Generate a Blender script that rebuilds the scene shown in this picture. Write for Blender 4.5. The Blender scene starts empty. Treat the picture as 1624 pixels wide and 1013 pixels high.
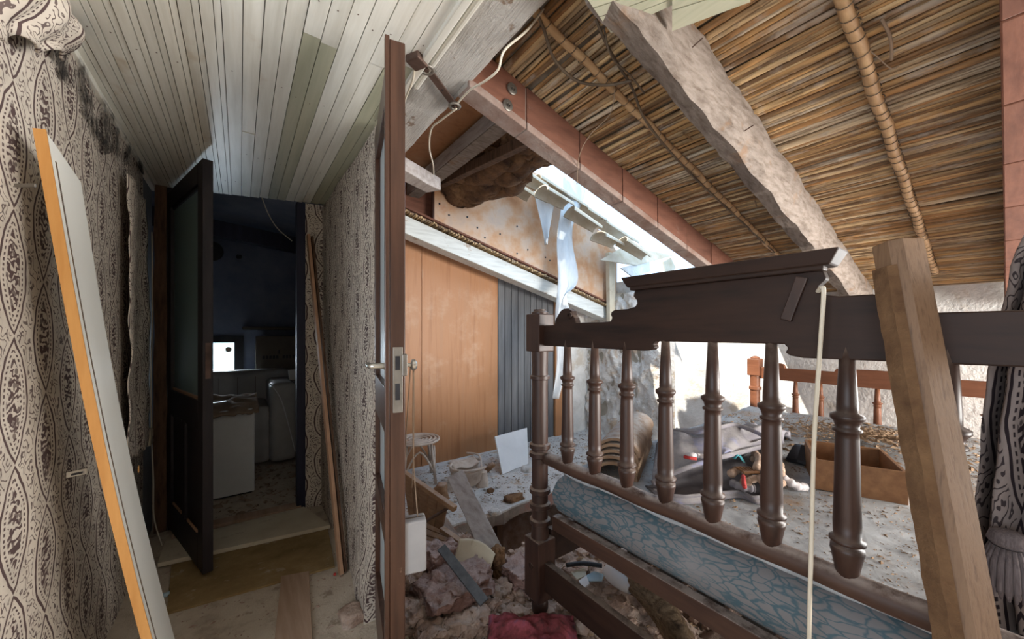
import bpy, math, random
from mathutils import Vector, Matrix, noise
rng = random.Random(7)
SC = bpy.context.scene
COL = SC.collection
V = Vector

# ------------------------------------------------------------------ camera
F_PX, CX, HY, EYE = 583.0, 812.0, 527.0, 1.17
YAW = math.radians(36.5)
FW = V((math.sin(YAW), math.cos(YAW), 0)); RT = V((math.cos(YAW), -math.sin(YAW), 0)); UP = V((0, 0, 1))
cam_d = bpy.data.cameras.new('camera'); cam = bpy.data.objects.new('camera', cam_d); COL.objects.link(cam)
cam.location = (0, 0, EYE); cam.rotation_euler = (math.pi / 2, 0, -YAW)
cam_d.sensor_width = 36; cam_d.lens = F_PX / 1624 * 36
cam_d.shift_y = (HY - 506.5) / 1624; cam_d.clip_start = 0.02
SC.camera = cam

# ------------------------------------------------------------------ sky, sun, exposure
SC.view_settings.view_transform = 'Standard'; SC.view_settings.look = 'None'
SC.view_settings.gamma = 1; SC.view_settings.use_curve_mapping = False
SC.view_settings.exposure = 0.82
SC.cycles.use_denoising = True
SC.cycles.max_bounces = 10; SC.cycles.diffuse_bounces = 6
SC.cycles.sample_clamp_indirect = 6
world = bpy.data.worlds.new('sky'); SC.world = world; world.use_nodes = True
bg = world.node_tree.nodes['Background']; bg.inputs[0].default_value = (0.52, 0.74, 1.0, 1); bg.inputs[1].default_value = 1.6
sun_d = bpy.data.lights.new('sun', 'SUN'); sun = bpy.data.objects.new('sun', sun_d); COL.objects.link(sun)
sun_d.energy = 5; sun_d.color = (1, .93, .82); sun_d.angle = .01
sun.rotation_euler = V((1.0, -.33, -1.12)).to_track_quat('-Z', 'Y').to_euler()
sun.location = (0, 1.5, 5)
def area(name, loc, direction, sx, sy, power, color=(1, 1, 1), portal=False):
    d = bpy.data.lights.new(name, 'AREA'); o = bpy.data.objects.new(name, d); COL.objects.link(o)
    d.shape = 'RECTANGLE'; d.size = sx; d.size_y = sy; d.energy = power; d.color = color
    o.location = loc; o.rotation_euler = V(direction).to_track_quat('-Z', 'Y').to_euler()
    if portal: d.cycles.is_portal = True
    return o
# fill lamp added unseen behind the camera; daylight through the side window beyond the bed's near side
area('fill_lamp_back', (2.55, -2.12, .92), (-.45, 1, 0.08), 1.45, .95, 115, (1, .95, .88))
area('daylight_side_window', (3.62, -1.2, 1.02), (-1, .2, .0), 1.3, 0.75, 55, (1, .97, .93))
area('daylight_left_window', (-1.56, -.3, 1.2), (1, .25, 0), 1.3, 1.1, 14, (.95, .97, 1))
area('daylight_store_window', (-.2, 6.0, 1.0), (0, -1, 0), 1.0, .9, 190, (.75, .88, 1))

# ------------------------------------------------------------------ geometry helpers
def ray(x, y):
    return FW + RT * ((x - CX) / F_PX) + UP * ((HY - y) / F_PX)
def at_d(x, y, d): return V((0, 0, EYE)) + ray(x, y) * d
def at_z(x, y, z): return at_d(x, y, (z - EYE) * F_PX / (HY - y))
def at_x(x, y, X): r = ray(x, y); return at_d(x, y, X / r.x)
def at_y(x, y, Y): r = ray(x, y); return at_d(x, y, Y / r.y)
R0, RS = 2.36, 0.258
def roof_z(X): return R0 - RS * X
def at_roof(x, y, off=0.0):
    r = ray(x, y); return at_d(x, y, (R0 + off - EYE) / (r.z + RS * r.x))

class MB:
    def __init__(s): s.v = []; s.f = []; s.uv = {}
    def poly(s, pts, faces):
        b = len(s.v); s.v += [V(p) for p in pts]; s.f += [tuple(i + b for i in f) for f in faces]; return s
    def hexa(s, p):   # 8 points: bottom 0-3, top 4-7
        return s.poly(p, [(3, 2, 1, 0), (4, 5, 6, 7), (0, 1, 5, 4), (1, 2, 6, 5), (2, 3, 7, 6), (3, 0, 4, 7)])
    def box(s, a, b):
        (x0, y0, z0), (x1, y1, z1) = a, b
        return s.hexa([(x0, y0, z0), (x1, y0, z0), (x1, y1, z0), (x0, y1, z0), (x0, y0, z1), (x1, y0, z1), (x1, y1, z1), (x0, y1, z1)])
    def obox(s, c, size, M):
        hx, hy, hz = [k / 2 for k in size]; c = V(c)
        return s.hexa([c + M @ V(q) for q in ((-hx, -hy, -hz), (hx, -hy, -hz), (hx, hy, -hz), (-hx, hy, -hz), (-hx, -hy, hz), (hx, -hy, hz), (hx, hy, hz), (-hx, hy, hz))])
    def bar(s, p0, p1, w, h, up=(0, 0, 1), seg=1, jit=0.0):
        p0, p1 = V(p0), V(p1); d = (p1 - p0).normalized(); side = d.cross(V(up)).normalized(); u = side.cross(d)
        rings = []
        for i in range(seg + 1):
            c = p0.lerp(p1, i / seg)
            rings.append([c + side * (a * w / 2 + rng.uniform(-jit, jit)) + u * (b * h / 2 + rng.uniform(-jit, jit)) for a, b in ((-1, -1), (1, -1), (1, 1), (-1, 1))])
        return s.loft(rings)
    def loft(s, rings, caps=True, closed=False):
        n = len(rings[0]); b = len(s.v)
        for r in rings: s.v += [V(p) for p in r]
        m = len(rings)
        for i in range(m if closed else m - 1):
            i2 = (i + 1) % m
            for j in range(n):
                k = (j + 1) % n
                s.f.append((b + i * n + j, b + i * n + k, b + i2 * n + k, b + i2 * n + j))
        if caps and not closed:
            s.f.append(tuple(b + j for j in reversed(range(n)))); s.f.append(tuple(b + (m - 1) * n + j for j in range(n)))
        return s
    def tube(s, pts, r, n=8, closed=False):
        pts = [V(p) for p in pts]; m = len(pts); rings = []; prev = None
        for i, p in enumerate(pts):
            a = pts[(i - 1) % m] if (closed or i > 0) else pts[i]; c = pts[(i + 1) % m] if (closed or i < m - 1) else pts[i]
            t = (c - a); t = t.normalized() if t.length > 1e-9 else V((0, 0, 1))
            if prev is None:
                x = t.cross(V((0, 0, 1)))
                if x.length < .1: x = t.cross(V((1, 0, 0)))
            else: x = prev - t * prev.dot(t)
            x.normalize(); prev = x; y = t.cross(x)
            rr = r[i] if isinstance(r, (list, tuple)) else r
            rings.append([p + x * (rr * math.cos(2 * math.pi * j / n)) + y * (rr * math.sin(2 * math.pi * j / n)) for j in range(n)])
        return s.loft(rings, True, closed)
    def lathe(s, prof, c=(0, 0, 0), n=14, M=None):
        c = V(c); rings = []
        for r, z in prof:
            rings.append([c + ((M @ V((r * math.cos(2 * math.pi * j / n), r * math.sin(2 * math.pi * j / n), z))) if M else V((r * math.cos(2 * math.pi * j / n), r * math.sin(2 * math.pi * j / n), z))) for j in range(n)])
        return s.loft(rings)
    def prism(s, pts2, fn, t0, t1):
        n = len(pts2); b = len(s.v)
        s.v += [V(fn(a, c, t0)) for a, c in pts2] + [V(fn(a, c, t1)) for a, c in pts2]
        s.f.append(tuple(range(b + n - 1, b - 1, -1))); s.f.append(tuple(range(b + n, b + 2 * n)))
        for i in range(n):
            j = (i + 1) % n; s.f.append((b + i, b + j, b + n + j, b + n + i))
        return s
    def slab(s, quad, t):   # four corners, thickness along the normal
        q = [V(p) for p in quad]; nrm = (q[1] - q[0]).cross(q[3] - q[0]).normalized()
        return s.hexa([p - nrm * t for p in q] + q)
    def grid(s, fn, nu, nv, uvfn=None, closed_u=False):
        b = len(s.v)
        for i in range(nu + 1):
            for j in range(nv + 1):
                s.v.append(V(fn(i / nu, j / nv)))
                if uvfn: s.uv[len(s.v) - 1] = uvfn(i / nu, j / nv)
        for i in range(nu):
            for j in range(nv):
                a = b + i * (nv + 1) + j; s.f.append((a, a + nv + 1, a + nv + 2, a + 1))
        return s
    def sheet(s, fn, nu, nv, th, uvfn=None):   # a closed thin sheet with thickness
        import itertools
        P = [[V(fn(i / nu, j / nv)) for j in range(nv + 1)] for i in range(nu + 1)]
        N = [[None] * (nv + 1) for _ in range(nu + 1)]
        for i in range(nu + 1):
            for j in range(nv + 1):
                du = P[min(i + 1, nu)][j] - P[max(i - 1, 0)][j]; dv = P[i][min(j + 1, nv)] - P[i][max(j - 1, 0)]
                k = du.cross(dv); N[i][j] = k.normalized() if k.length > 1e-12 else V((0, 0, 1))
        b = len(s.v); w = nv + 1; tot = (nu + 1) * w
        for sgn in (0, 1):
            for i in range(nu + 1):
                for j in range(w):
                    s.v.append(P[i][j] - N[i][j] * th * sgn)
                    if uvfn: a_, b_ = uvfn(i / nu, j / nv); s.uv[len(s.v) - 1] = (a_ + th * sgn, b_)
        for i in range(nu):
            for j in range(nv):
                a = b + i * w + j
                s.f.append((a, a + w, a + w + 1, a + 1)); a += tot; s.f.append((a + 1, a + w + 1, a + w, a))
        edge = [(i, 0) for i in range(nu + 1)] + [(nu, j) for j in range(1, nv + 1)] + [(i, nv) for i in range(nu - 1, -1, -1)] + [(0, j) for j in range(nv - 1, 0, -1)]
        for q in range(len(edge)):
            (i, j), (k, l) = edge[q], edge[(q + 1) % len(edge)]
            a, c = b + i * w + j, b + k * w + l
            s.f.append((c, a, a + tot, c + tot))
        return s
    def mesh(s, name, smooth=False):
        me = bpy.data.meshes.new(name); me.from_pydata([tuple(p) for p in s.v], [], s.f); me.update()
        if s.uv:
            l = me.uv_layers.new(name='UVMap')
            for lp in me.loops: l.data[lp.index].uv = s.uv.get(lp.vertex_index, (0, 0))
        if smooth: me.polygons.foreach_set('use_smooth', [True] * len(me.polygons))
        return me
    def build(s, name, mat, parent=None, smooth=False, bevel=0.0, angle=None, kind=None):
        me = s.mesh(name, smooth); me.materials.append(mat)
        o = bpy.data.objects.new(name, me); COL.objects.link(o)
        if smooth and angle is not None: me.set_sharp_from_angle(angle=math.radians(angle))
        if bevel:
            b = o.modifiers.new('bevel', 'BEVEL'); b.width = bevel; b.segments = 2; b.limit_method = 'ANGLE'; b.angle_limit = math.radians(50)
        if parent: adopt(o, parent)
        if kind: o['kind'] = kind
        return o
def adopt(o, parent):
    o.parent = parent
    o.matrix_parent_inverse = (Matrix.Translation(parent.location)).inverted() if parent.parent is None else Matrix.Identity(4)
def tag(o, label, cat, group=None, kind=None):
    o['label'] = label
    if cat: o['category'] = cat
    if group: o['group'] = group
    if kind: o['kind'] = kind
    return o
def thing(name, loc, label, cat, group=None):
    o = bpy.data.objects.new(name, None); COL.objects.link(o); o.location = loc; o.empty_display_size = .05
    return tag(o, label, cat, group)
def struct(o, label):
    o['kind'] = 'structure'; o['label'] = label; return o
def smoothpath(pts, n=6):
    pts = [V(p) for p in pts]; out = []
    for i in range(len(pts) - 1):
        p0 = pts[max(i - 1, 0)]; p1 = pts[i]; p2 = pts[i + 1]; p3 = pts[min(i + 2, len(pts) - 1)]
        for k in range(n):
            t = k / n
            out.append(.5 * ((2 * p1) + (p2 - p0) * t + (2 * p0 - 5 * p1 + 4 * p2 - p3) * t * t + (3 * p1 - p0 - 3 * p2 + p3) * t ** 3))
    return out + [pts[-1]]
def rotz(a): return Matrix.Rotation(a, 3, 'Z')
def basis(x, y, z): return Matrix((V(x), V(y), V(z))).transposed()
def chunk(c, size, seed, rough=.35, sub=2, flat=1.0):
    """an irregular broken lump"""
    import bmesh
    bm = bmesh.new(); bmesh.ops.create_icosphere(bm, subdivisions=sub, radius=1)
    b = MB()
    for v in bm.verts:
        k = 1 + rough * noise.noise(v.co * 1.3 + V((seed * 7.1, seed * 3.3, seed))) + rough * .5 * noise.noise(v.co * 3.7 + V((seed, 5, 1)))
        p = v.co * k; p = V((max(-.8, min(.8, p.x)), max(-.8, min(.8, p.y)), max(-.75, min(.75, p.z))))
        b.v.append(V(c) + V((p.x * size[0], p.y * size[1], p.z * size[2])))
    b.f = [tuple(v.index for v in f.verts) for f in bm.faces]; bm.free()
    return b

# ------------------------------------------------------------------ materials
class NT:
    def __init__(s, name):
        s.m = bpy.data.materials.new(name); s.m.use_nodes = True; s.t = s.m.node_tree
        s.b = s.t.nodes['Principled BSDF']
    def n(s, typ, **kw):
        k = s.t.nodes.new(typ)
        for a, v in kw.items(): setattr(k, a, v)
        return k
    def put(s, sock, v):
        if isinstance(v, bpy.types.NodeSocket): s.t.links.new(v, sock)
        elif v is not None: sock.default_value = v
    def math(s, op, a, b=None, c=None, clamp=False):
        k = s.n('ShaderNodeMath', operation=op, use_clamp=clamp)
        for i, v in enumerate((a, b, c)): s.put(k.inputs[i], v)
        return k.outputs[0]
    def mix(s, f, a, b, blend='MIX'):
        k = s.n('ShaderNodeMix', data_type='RGBA', blend_type=blend)
        s.put(k.inputs[0], f); s.put(k.inputs[6], a if not isinstance(a, tuple) else (*a, 1)); s.put(k.inputs[7], b if not isinstance(b, tuple) else (*b, 1))
        return k.outputs[2]
    def noise(s, vec, scale, detail=5, rough=.6, dist=0):
        k = s.n('ShaderNodeTexNoise'); s.put(k.inputs['Vector'], vec); k.inputs['Scale'].default_value = scale
        k.inputs['Detail'].default_value = detail; k.inputs['Roughness'].default_value = rough; k.inputs['Distortion'].default_value = dist
        return k.outputs['Fac']
    def ramp(s, f, stops):
        k = s.n('ShaderNodeValToRGB'); e = k.color_ramp.elements
        while len(e) < len(stops): e.new(.5)
        for q, (p, c) in zip(e, stops): q.position = p; q.color = (*c, 1) if len(c) == 3 else c
        s.put(k.inputs[0], f); return k.outputs[0]
    def sstep(s, x, a, b):
        k = s.n('ShaderNodeMapRange', interpolation_type='SMOOTHSTEP'); s.put(k.inputs[0], x); k.inputs[1].default_value = a; k.inputs[2].default_value = b
        return k.outputs[0]
    def coords(s, stretch=(1, 1, 1), random_offset=True):
        tc = s.n('ShaderNodeTexCoord'); mp = s.n('ShaderNodeMapping'); mp.inputs['Scale'].default_value = stretch
        s.put(mp.inputs['Vector'], tc.outputs['Object'])
        if random_offset:
            oi = s.n('ShaderNodeObjectInfo'); s.rnd = oi.outputs['Random']
            cv = s.n('ShaderNodeCombineXYZ'); k = s.math('MULTIPLY', s.rnd, 37.0)
            for i in range(3): s.put(cv.inputs[i], k)
            s.put(mp.inputs['Location'], cv.outputs[0])
        return mp.outputs[0]
    def bump(s, h, strength=.4, dist=.004):
        k = s.n('ShaderNodeBump'); k.inputs['Strength'].default_value = strength; k.inputs['Distance'].default_value = dist
        s.put(k.inputs['Height'], h); s.put(s.b.inputs['Normal'], k.outputs[0])
def surf(name, stops, scale=6, stretch=(1, 1, 1), rough=.7, bump=.3, bdist=.003, fine=None, dust=0.0, dustc=(.55, .52, .5), vary=0.0, spec=.35, metal=0.0, stain=None, detail=6, dist=0.0):
    m = NT(name); co = m.coords(stretch)
    f = m.noise(co, scale, detail, .62, dist)
    col = m.ramp(f, stops)
    if stain:   # (colour, scale, lo, hi, strength) blotches of wear
        sc, ss, lo, hi, st = stain
        c2 = m.coords((1, 1, 1)); sm = m.sstep(m.noise(c2, ss, 5, .65), lo, hi)
        col = m.mix(m.math('MULTIPLY', sm, st), col, sc)
    if vary:
        v = m.math('MULTIPLY_ADD', m.rnd, vary * 2, 1 - vary)
        hs = m.n('ShaderNodeHueSaturation'); m.put(hs.inputs['Value'], v); m.put(hs.inputs['Color'], col); col = hs.outputs[0]
    if dust:
        g = m.n('ShaderNodeNewGeometry'); sp = m.n('ShaderNodeSeparateXYZ'); m.put(sp.inputs[0], g.outputs['Normal'])
        up = m.sstep(sp.outputs[2], .35, .95); c3 = m.coords((1, 1, 1)); dn = m.sstep(m.noise(c3, 22, 5, .7), .28, .62)
        col = m.mix(m.math('MULTIPLY', m.math('MULTIPLY', up, dn), dust), col, dustc)
    m.put(m.b.inputs['Base Color'], col); m.b.inputs['Roughness'].default_value = rough
    m.b.inputs['Specular IOR Level'].default_value = spec; m.b.inputs['Metallic'].default_value = metal
    if bump:
        h = f
        if fine: h = m.math('ADD', f, m.math('MULTIPLY', m.noise(m.coords((1, 1, 1)), fine, 4, .6), .6))
        m.bump(h, bump, bdist)
    return m.m
def two(a, b, lo=.35, hi=.65): return [(lo, a), (hi, b)]

def paisley(name, cream=(.64, .57, .49), dark=(.10, .066, .064), pu=.165, pv=.29):
    m = NT(name); uvn = m.n('ShaderNodeUVMap'); uvn.uv_map = 'UVMap'
    ns = m.n('ShaderNodeTexNoise'); m.put(ns.inputs['Vector'], uvn.outputs[0]); ns.inputs['Scale'].default_value = 14; ns.inputs['Detail'].default_value = 2
    sub = m.n('ShaderNodeVectorMath', operation='SUBTRACT'); m.put(sub.inputs[0], ns.outputs['Color']); sub.inputs[1].default_value = (.5, .5, .5)
    scl = m.n('ShaderNodeVectorMath', operation='SCALE'); m.put(scl.inputs[0], sub.outputs[0]); scl.inputs['Scale'].default_value = .022
    add = m.n('ShaderNodeVectorMath', operation='ADD'); m.put(add.inputs[0], uvn.outputs[0]); m.put(add.inputs[1], scl.outputs[0])
    sx = m.n('ShaderNodeSeparateXYZ'); m.put(sx.inputs[0], add.outputs[0]); u, v = sx.outputs[0], sx.outputs[1]
    p = m.math('DIVIDE', u, pu); colm = m.math('FLOOR', p); fu = m.math('SUBTRACT', m.math('FRACT', p), .5)
    par = m.math('MODULO', m.math('ABSOLUTE', colm), 2.0)
    q = m.math('ADD', m.math('DIVIDE', v, pv), m.math('MULTIPLY', par, .5)); fv = m.math('SUBTRACT', m.math('FRACT', q), .5)
    au = m.math('ABSOLUTE', fu); av = m.math('ABSOLUTE', fv)
    s2 = m.math('MULTIPLY', av, 2.05)
    D = m.math('ADD', m.math('MULTIPLY', au, 2.6), m.math('MULTIPLY', s2, s2))       # 1 on the medallion's edge
    ring = m.sstep(m.math('SINE', m.math('MULTIPLY', D, 21.0)), -.1, .3)
    band = m.math('MULTIPLY', m.sstep(D, .62, .66), m.math('SUBTRACT', 1.0, m.sstep(D, 1.06, 1.1)))
    dots = m.sstep(m.math('SINE', m.math('MULTIPLY', v, 520.0)), -.4, .1)
    rim = m.math('MULTIPLY', m.math('MULTIPLY', ring, band), m.math('MAXIMUM', dots, m.sstep(D, .8, .86)))
    wv = m.n('ShaderNodeTexWave'); wv.wave_type = 'RINGS'; wv.inputs['Scale'].default_value = 15; wv.inputs['Distortion'].default_value = 11; wv.inputs['Detail'].default_value = 2; wv.inputs['Detail Scale'].default_value = 2.2
    m.put(wv.inputs['Vector'], uvn.outputs[0])
    leaf = m.sstep(wv.outputs['Fac'], .48, .60)
    w2 = m.n('ShaderNodeTexWave'); w2.wave_type = 'BANDS'; w2.bands_direction = 'DIAGONAL'; w2.inputs['Scale'].default_value = 20; w2.inputs['Distortion'].default_value = 16; w2.inputs['Detail'].default_value = 1.5; w2.inputs['Detail Scale'].default_value = 1.6
    m.put(w2.inputs['Vector'], uvn.outputs[0]); fern = m.sstep(w2.outputs['Fac'], .80, .88)
    vo = m.n('ShaderNodeTexVoronoi'); m.put(vo.inputs['Vector'], add.outputs[0]); vo.inputs['Scale'].default_value = 60
    petal = m.math('SUBTRACT', 1.0, m.sstep(vo.outputs['Distance'], .36, .48))
    inside = m.math('SUBTRACT', 1.0, m.sstep(D, .48, .52)); outside = m.sstep(D, 1.2, 1.24)
    dk = m.math('MAXIMUM', rim, m.math('MAXIMUM', m.math('MULTIPLY', inside, m.math('MAXIMUM', leaf, m.math('MULTIPLY', petal, .8))), m.math('MULTIPLY', outside, m.math('MULTIPLY', fern, .9))))
    weave = m.noise(uvn.outputs[0], 9, 5, .7)
    base = m.mix(m.sstep(weave, .4, .7), cream, tuple(c * .78 for c in cream))
    col = m.mix(dk, base, dark)
    m.put(m.b.inputs['Base Color'], col); m.b.inputs['Roughness'].default_value = .85; m.b.inputs['Specular IOR Level'].default_value = .15
    m.bump(m.noise(uvn.outputs[0], 260, 2), .15, .001)
    return m.m

M = {}
M['paisley'] = paisley('paisley_fabric')
M['paisley_curtain'] = paisley('paisley_curtain', (.23, .19, .175), (.02, .014, .017), .16, .34)
M['ceiling'] = surf('painted_boards', [(.3, (.58, .56, .49)), (.6, (.74, .73, .67)), (.8, (.66, .62, .53))], 3, (9, .6, 9), .38, .12, .002, vary=.07, spec=.5, stain=((.42, .31, .18), 2.6, .62, .75, .55))
M['ceiling_green'] = surf('greenish_boards', [(.3, (.36, .36, .26)), (.7, (.50, .49, .37))], 3, (9, .6, 9), .45, .12, .002, vary=.08, stain=((.25, .2, .12), 4, .6, .75, .4))
M['reed'] = None
def reed_mat():
    m = NT('dry_reed'); co = m.coords((20, 1.3, 20)); f = m.noise(co, 3, 4)
    c = m.ramp(m.rnd, [(0, (.15, .08, .035)), (.2, (.38, .20, .08)), (.45, (.54, .32, .13)), (.6, (.42, .31, .19)), (.8, (.60, .40, .19)), (1, (.54, .46, .35))])
    c = m.mix(m.sstep(f, .38, .66), c, (.14, .085, .045)); gd = m.sstep(m.noise(m.coords((1, 1, 1)), 5, 5, .7), .52, .66)
    c = m.mix(m.math('MULTIPLY', gd, .45), c, (.46, .41, .35))
    m.put(m.b.inputs['Base Color'], c); m.b.inputs['Roughness'].default_value = .6; m.b.inputs['Specular IOR Level'].default_value = .3
    m.bump(f, .3, .002); return m.m
M['reed'] = reed_mat()
M['cane'] = surf('cane_pole', [(.3, (.30, .17, .08)), (.7, (.52, .34, .18))], 3, (3, 12, 12), .55, .3, .002, vary=.05)
M['backing'] = surf('pale_dust_backing', [(.3, (.13, .10, .075)), (.7, (.30, .26, .21))], 14, (1, 1, 1), .95, .4)
M['ceiling_gap'] = surf('dusty_board_gap', two((.10, .09, .07), (.18, .16, .13)), 8)
M['girder'] = surf('chipped_white_paint', [(.25, (.27, .24, .21)), (.42, (.46, .44, .41)), (.6, (.53, .51, .48)), (.75, (.38, .34, .30))], 4, (30, 1.6, 30), .75, .9, .008, fine=90, stain=((.20, .12, .07), 7, .60, .66, .85), dist=1.2)
M['limebeam'] = surf('limewashed_beam', [(.3, (.11, .08, .06)), (.6, (.24, .20, .17)), (.8, (.165, .125, .095))], 6, (2.2, 9, 9), .85, .7, .006, fine=40, stain=((.20, .12, .07), 5, .57, .66, .8))
M['greybeam'] = surf('grey_painted_beam', [(.3, (.47, .48, .46)), (.6, (.62, .64, .62)), (.85, (.50, .47, .42))], 4, (1.2, 12, 12), .7, .5, .004, stain=((.27, .16, .08), 9, .60, .68, .7))
M['clay'] = surf('terracotta_block', [(.3, (.125, .050, .032)), (.6, (.19, .080, .050)), (.8, (.16, .075, .052))], 5, (1.5, 6, 6), .8, .4, .003, vary=.13, stain=((.32, .24, .20), 9, .62, .74, .5))
M['clay_soffit'] = surf('mortared_soffit', [(.3, (.185, .10, .072)), (.55, (.27, .20, .17)), (.75, (.34, .285, .25))], 9, (1, 1, 1), .9, .7, .006, fine=50)
M['mortar'] = surf('mortar', [(.3, (.30, .27, .24)), (.7, (.46, .43, .39))], 16, (1, 1, 1), .95, .8, .006)
M['brownwood'] = surf('brown_stained_wood', [(.3, (.038, .016, .009)), (.7, (.082, .036, .021))], 3, (14, 14, 1), .34, .15, .0015, spec=.5, stain=((.30, .22, .15), 30, .66, .74, .35))
M['dark_blotch'] = None
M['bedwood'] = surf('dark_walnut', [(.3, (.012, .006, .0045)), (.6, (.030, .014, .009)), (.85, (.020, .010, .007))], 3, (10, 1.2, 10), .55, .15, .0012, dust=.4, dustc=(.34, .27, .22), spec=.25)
M['bedwood_v'] = surf('dark_walnut_upright', [(.3, (.020, .009, .0065)), (.6, (.046, .021, .014))], 3, (12, 12, 1.5), .45, .15, .0012, dust=.5, dustc=(.34, .27, .22), spec=.4)
M['bedwood_rail'] = surf('dusty_walnut_rail', [(.3, (.035, .017, .012)), (.7, (.08, .040, .026))], 3, (10, 1.2, 10), .5, .15, .001, dust=.85, dustc=(.36, .30, .27))
M['bedlight'] = surf('sunlit_walnut', [(.3, (.15, .055, .026)), (.7, (.24, .095, .048))], 3, (10, 1.2, 10), .45, .15, .001)  # lighter walnut for the footboard, sunlight put into the colour
M['darkdoor'] = surf('almost_black_door_wood', [(.3, (.010, .008, .010)), (.7, (.030, .022, .024))], 3, (12, 12, 1.2), .5, .2, .0015, stain=((.20, .13, .10), 24, .67, .72, .6))
M['navy'] = surf('navy_frame_paint', [(.3, (.012, .013, .030)), (.7, (.026, .027, .055))], 4, (8, 8, 1), .55, .2)
M['oldpost'] = surf('worm_eaten_post', [(.3, (.045, .022, .012)), (.6, (.13, .07, .04)), (.8, (.09, .045, .025))], 4, (10, 10, 1.6), .75, .7, .006, fine=70)
M['ply'] = surf('orange_plywood', [(.25, (.27, .115, .05)), (.5, (.385, .185, .085)), (.8, (.345, .18, .095))], 2.6, (9, 9, .5), .5, .1, .001, vary=.05, stain=((.50, .34, .23), 3.4, .52, .74, .45))
M['greyboard'] = surf('grey_tongue_boards', [(.3, (.085, .088, .095)), (.7, (.145, .15, .16))], 3, (12, 12, .8), .65, .25, .002, vary=.18, stain=((.30, .25, .2), 14, .66, .73, .4))
M['fibre'] = surf('stained_hardboard', [(.25, (.42, .19, .09)), (.42, (.55, .31, .17)), (.58, (.58, .42, .31)), (.8, (.44, .35, .31))], 4.2, (1, 1, 1), .9, .25, .002, fine=90, stain=((.50, .20, .07), 3.1, .55, .72, .7))
M['mud'] = surf('clumped_earth_and_straw', [(.3, (.055, .028, .018)), (.6, (.20, .11, .055)), (.8, (.30, .18, .09))], 9, (1, 1, 1), .98, 1, .015, fine=60)
M['plaster'] = surf('white_rough_plaster', [(.3, (.50, .49, .47)), (.6, (.70, .69, .67)), (.8, (.62, .60, .56))], 5, (1, 1, 1), .9, .8, .012, fine=40, stain=((.46, .37, .27), 4, .56, .68, .6))
M['plaster_rough'] = surf('crumbling_plaster_on_stone', [(.3, (.42, .37, .30)), (.5, (.66, .64, .61)), (.75, (.74, .72, .69))], 7, (1, 1, 1), .95, 1, .03, fine=26, stain=((.46, .32, .20), 6, .55, .63, .7))
M['stonewall'] = surf('beige_masonry', [(.3, (.28, .25, .20)), (.7, (.42, .38, .31))], 8, (1, 1, 1), .95, .8, .01)  # mottled beige masonry behind the panelling and in the pier
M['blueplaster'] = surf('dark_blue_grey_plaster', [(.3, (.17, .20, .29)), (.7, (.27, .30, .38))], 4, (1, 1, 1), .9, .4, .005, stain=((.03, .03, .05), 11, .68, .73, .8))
M['greywall'] = surf('grey_blue_wall', [(.3, (.17, .18, .20)), (.7, (.26, .27, .29))], 5, (1, 1, 1), .85, .3, .003)
M['dustfloor'] = surf('dusty_cream_floor', [(.25, (.27, .21, .16)), (.45, (.52, .44, .35)), (.7, (.62, .54, .44))], 7, (1, 1, 1), .95, .8, .008, fine=90, stain=((.22, .15, .10), 13, .60, .68, .6))
M['slab'] = surf('dust_covered_slab', [(.3, (.36, .345, .33)), (.55, (.55, .54, .53)), (.8, (.45, .41, .37))], 7, (1, 1, 1), .95, .9, .012, fine=60, stain=((.38, .26, .16), 8, .57, .66, .7))
M['concrete'] = surf('broken_concrete_edge', [(.3, (.25, .22, .20)), (.7, (.42, .37, .34))], 10, (1, 1, 1), .95, 1, .012, stain=((.42, .20, .17), 5, .5, .62, .7))
M['rubble'] = surf('plaster_rubble', [(.25, (.17, .105, .075)), (.45, (.36, .25, .195)), (.65, (.50, .40, .34)), (.85, (.60, .53, .49))], 10, (1, 1, 1), .97, 1, .012, fine=80, vary=.12)
M['rubble_dark'] = surf('brown_earth_clod', [(.3, (.15, .075, .06)), (.6, (.31, .19, .16)), (.8, (.42, .29, .25))], 12, (1, 1, 1), .97, 1, .014, fine=70, dust=.55, dustc=(.50, .42, .40))
M['void'] = surf('dark_soil', [(.3, (.03, .025, .02)), (.7, (.08, .06, .05))], 12, (1, 1, 1), 1, .5)
M['chip'] = surf('ochre_chipboard', [(.3, (.20, .13, .055)), (.6, (.31, .21, .095)), (.8, (.38, .29, .17))], 9, (1, 1, 1), .85, .3, .002, fine=120, stain=((.52, .46, .38), 12, .60, .70, .55))
M['creamboard'] = surf('cream_laminate_board', [(.3, (.50, .43, .32)), (.7, (.62, .56, .44))], 6, (1, 1, 1), .6, .2, .002, stain=((.36, .28, .2), 14, .58, .68, .5))
M['plank'] = surf('dusty_pink_plank', [(.3, (.34, .22, .15)), (.7, (.48, .34, .25))], 3, (12, 1, 12), .8, .2, .002)
M['batten'] = surf('bare_pine_batten', [(.3, (.38, .215, .125)), (.7, (.50, .30, .19))], 3, (12, 12, 1), .6, .15, .001)
M['edgewood'] = surf('orange_pine_edge', [(.3, (.48, .22, .06)), (.7, (.60, .31, .10))], 3, (12, 12, 1), .5, .1, .001)
M['whitelam'] = surf('white_laminate', [(.3, (.80, .79, .74)), (.7, (.87, .86, .81))], 3, (1, 1, 1), .35, .03, .001, spec=.5)
M['white'] = surf('dusty_white_enamel', [(.3, (.60, .60, .59)), (.7, (.70, .70, .69))], 4, (1, 1, 1), .5, .05, .001)
M['whitesheet'] = surf('white_sheet_board', [(.3, (.62, .64, .67)), (.7, (.72, .74, .77))], 5, (1, 1, 1), .5, .08, .001)
M['greyvinyl'] = surf('grey_vinyl', [(.3, (.34, .33, .33)), (.7, (.44, .43, .42))], 6, (1, 1, 1), .55, .2, .002, dust=.6, dustc=(.30, .24, .18))
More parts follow.
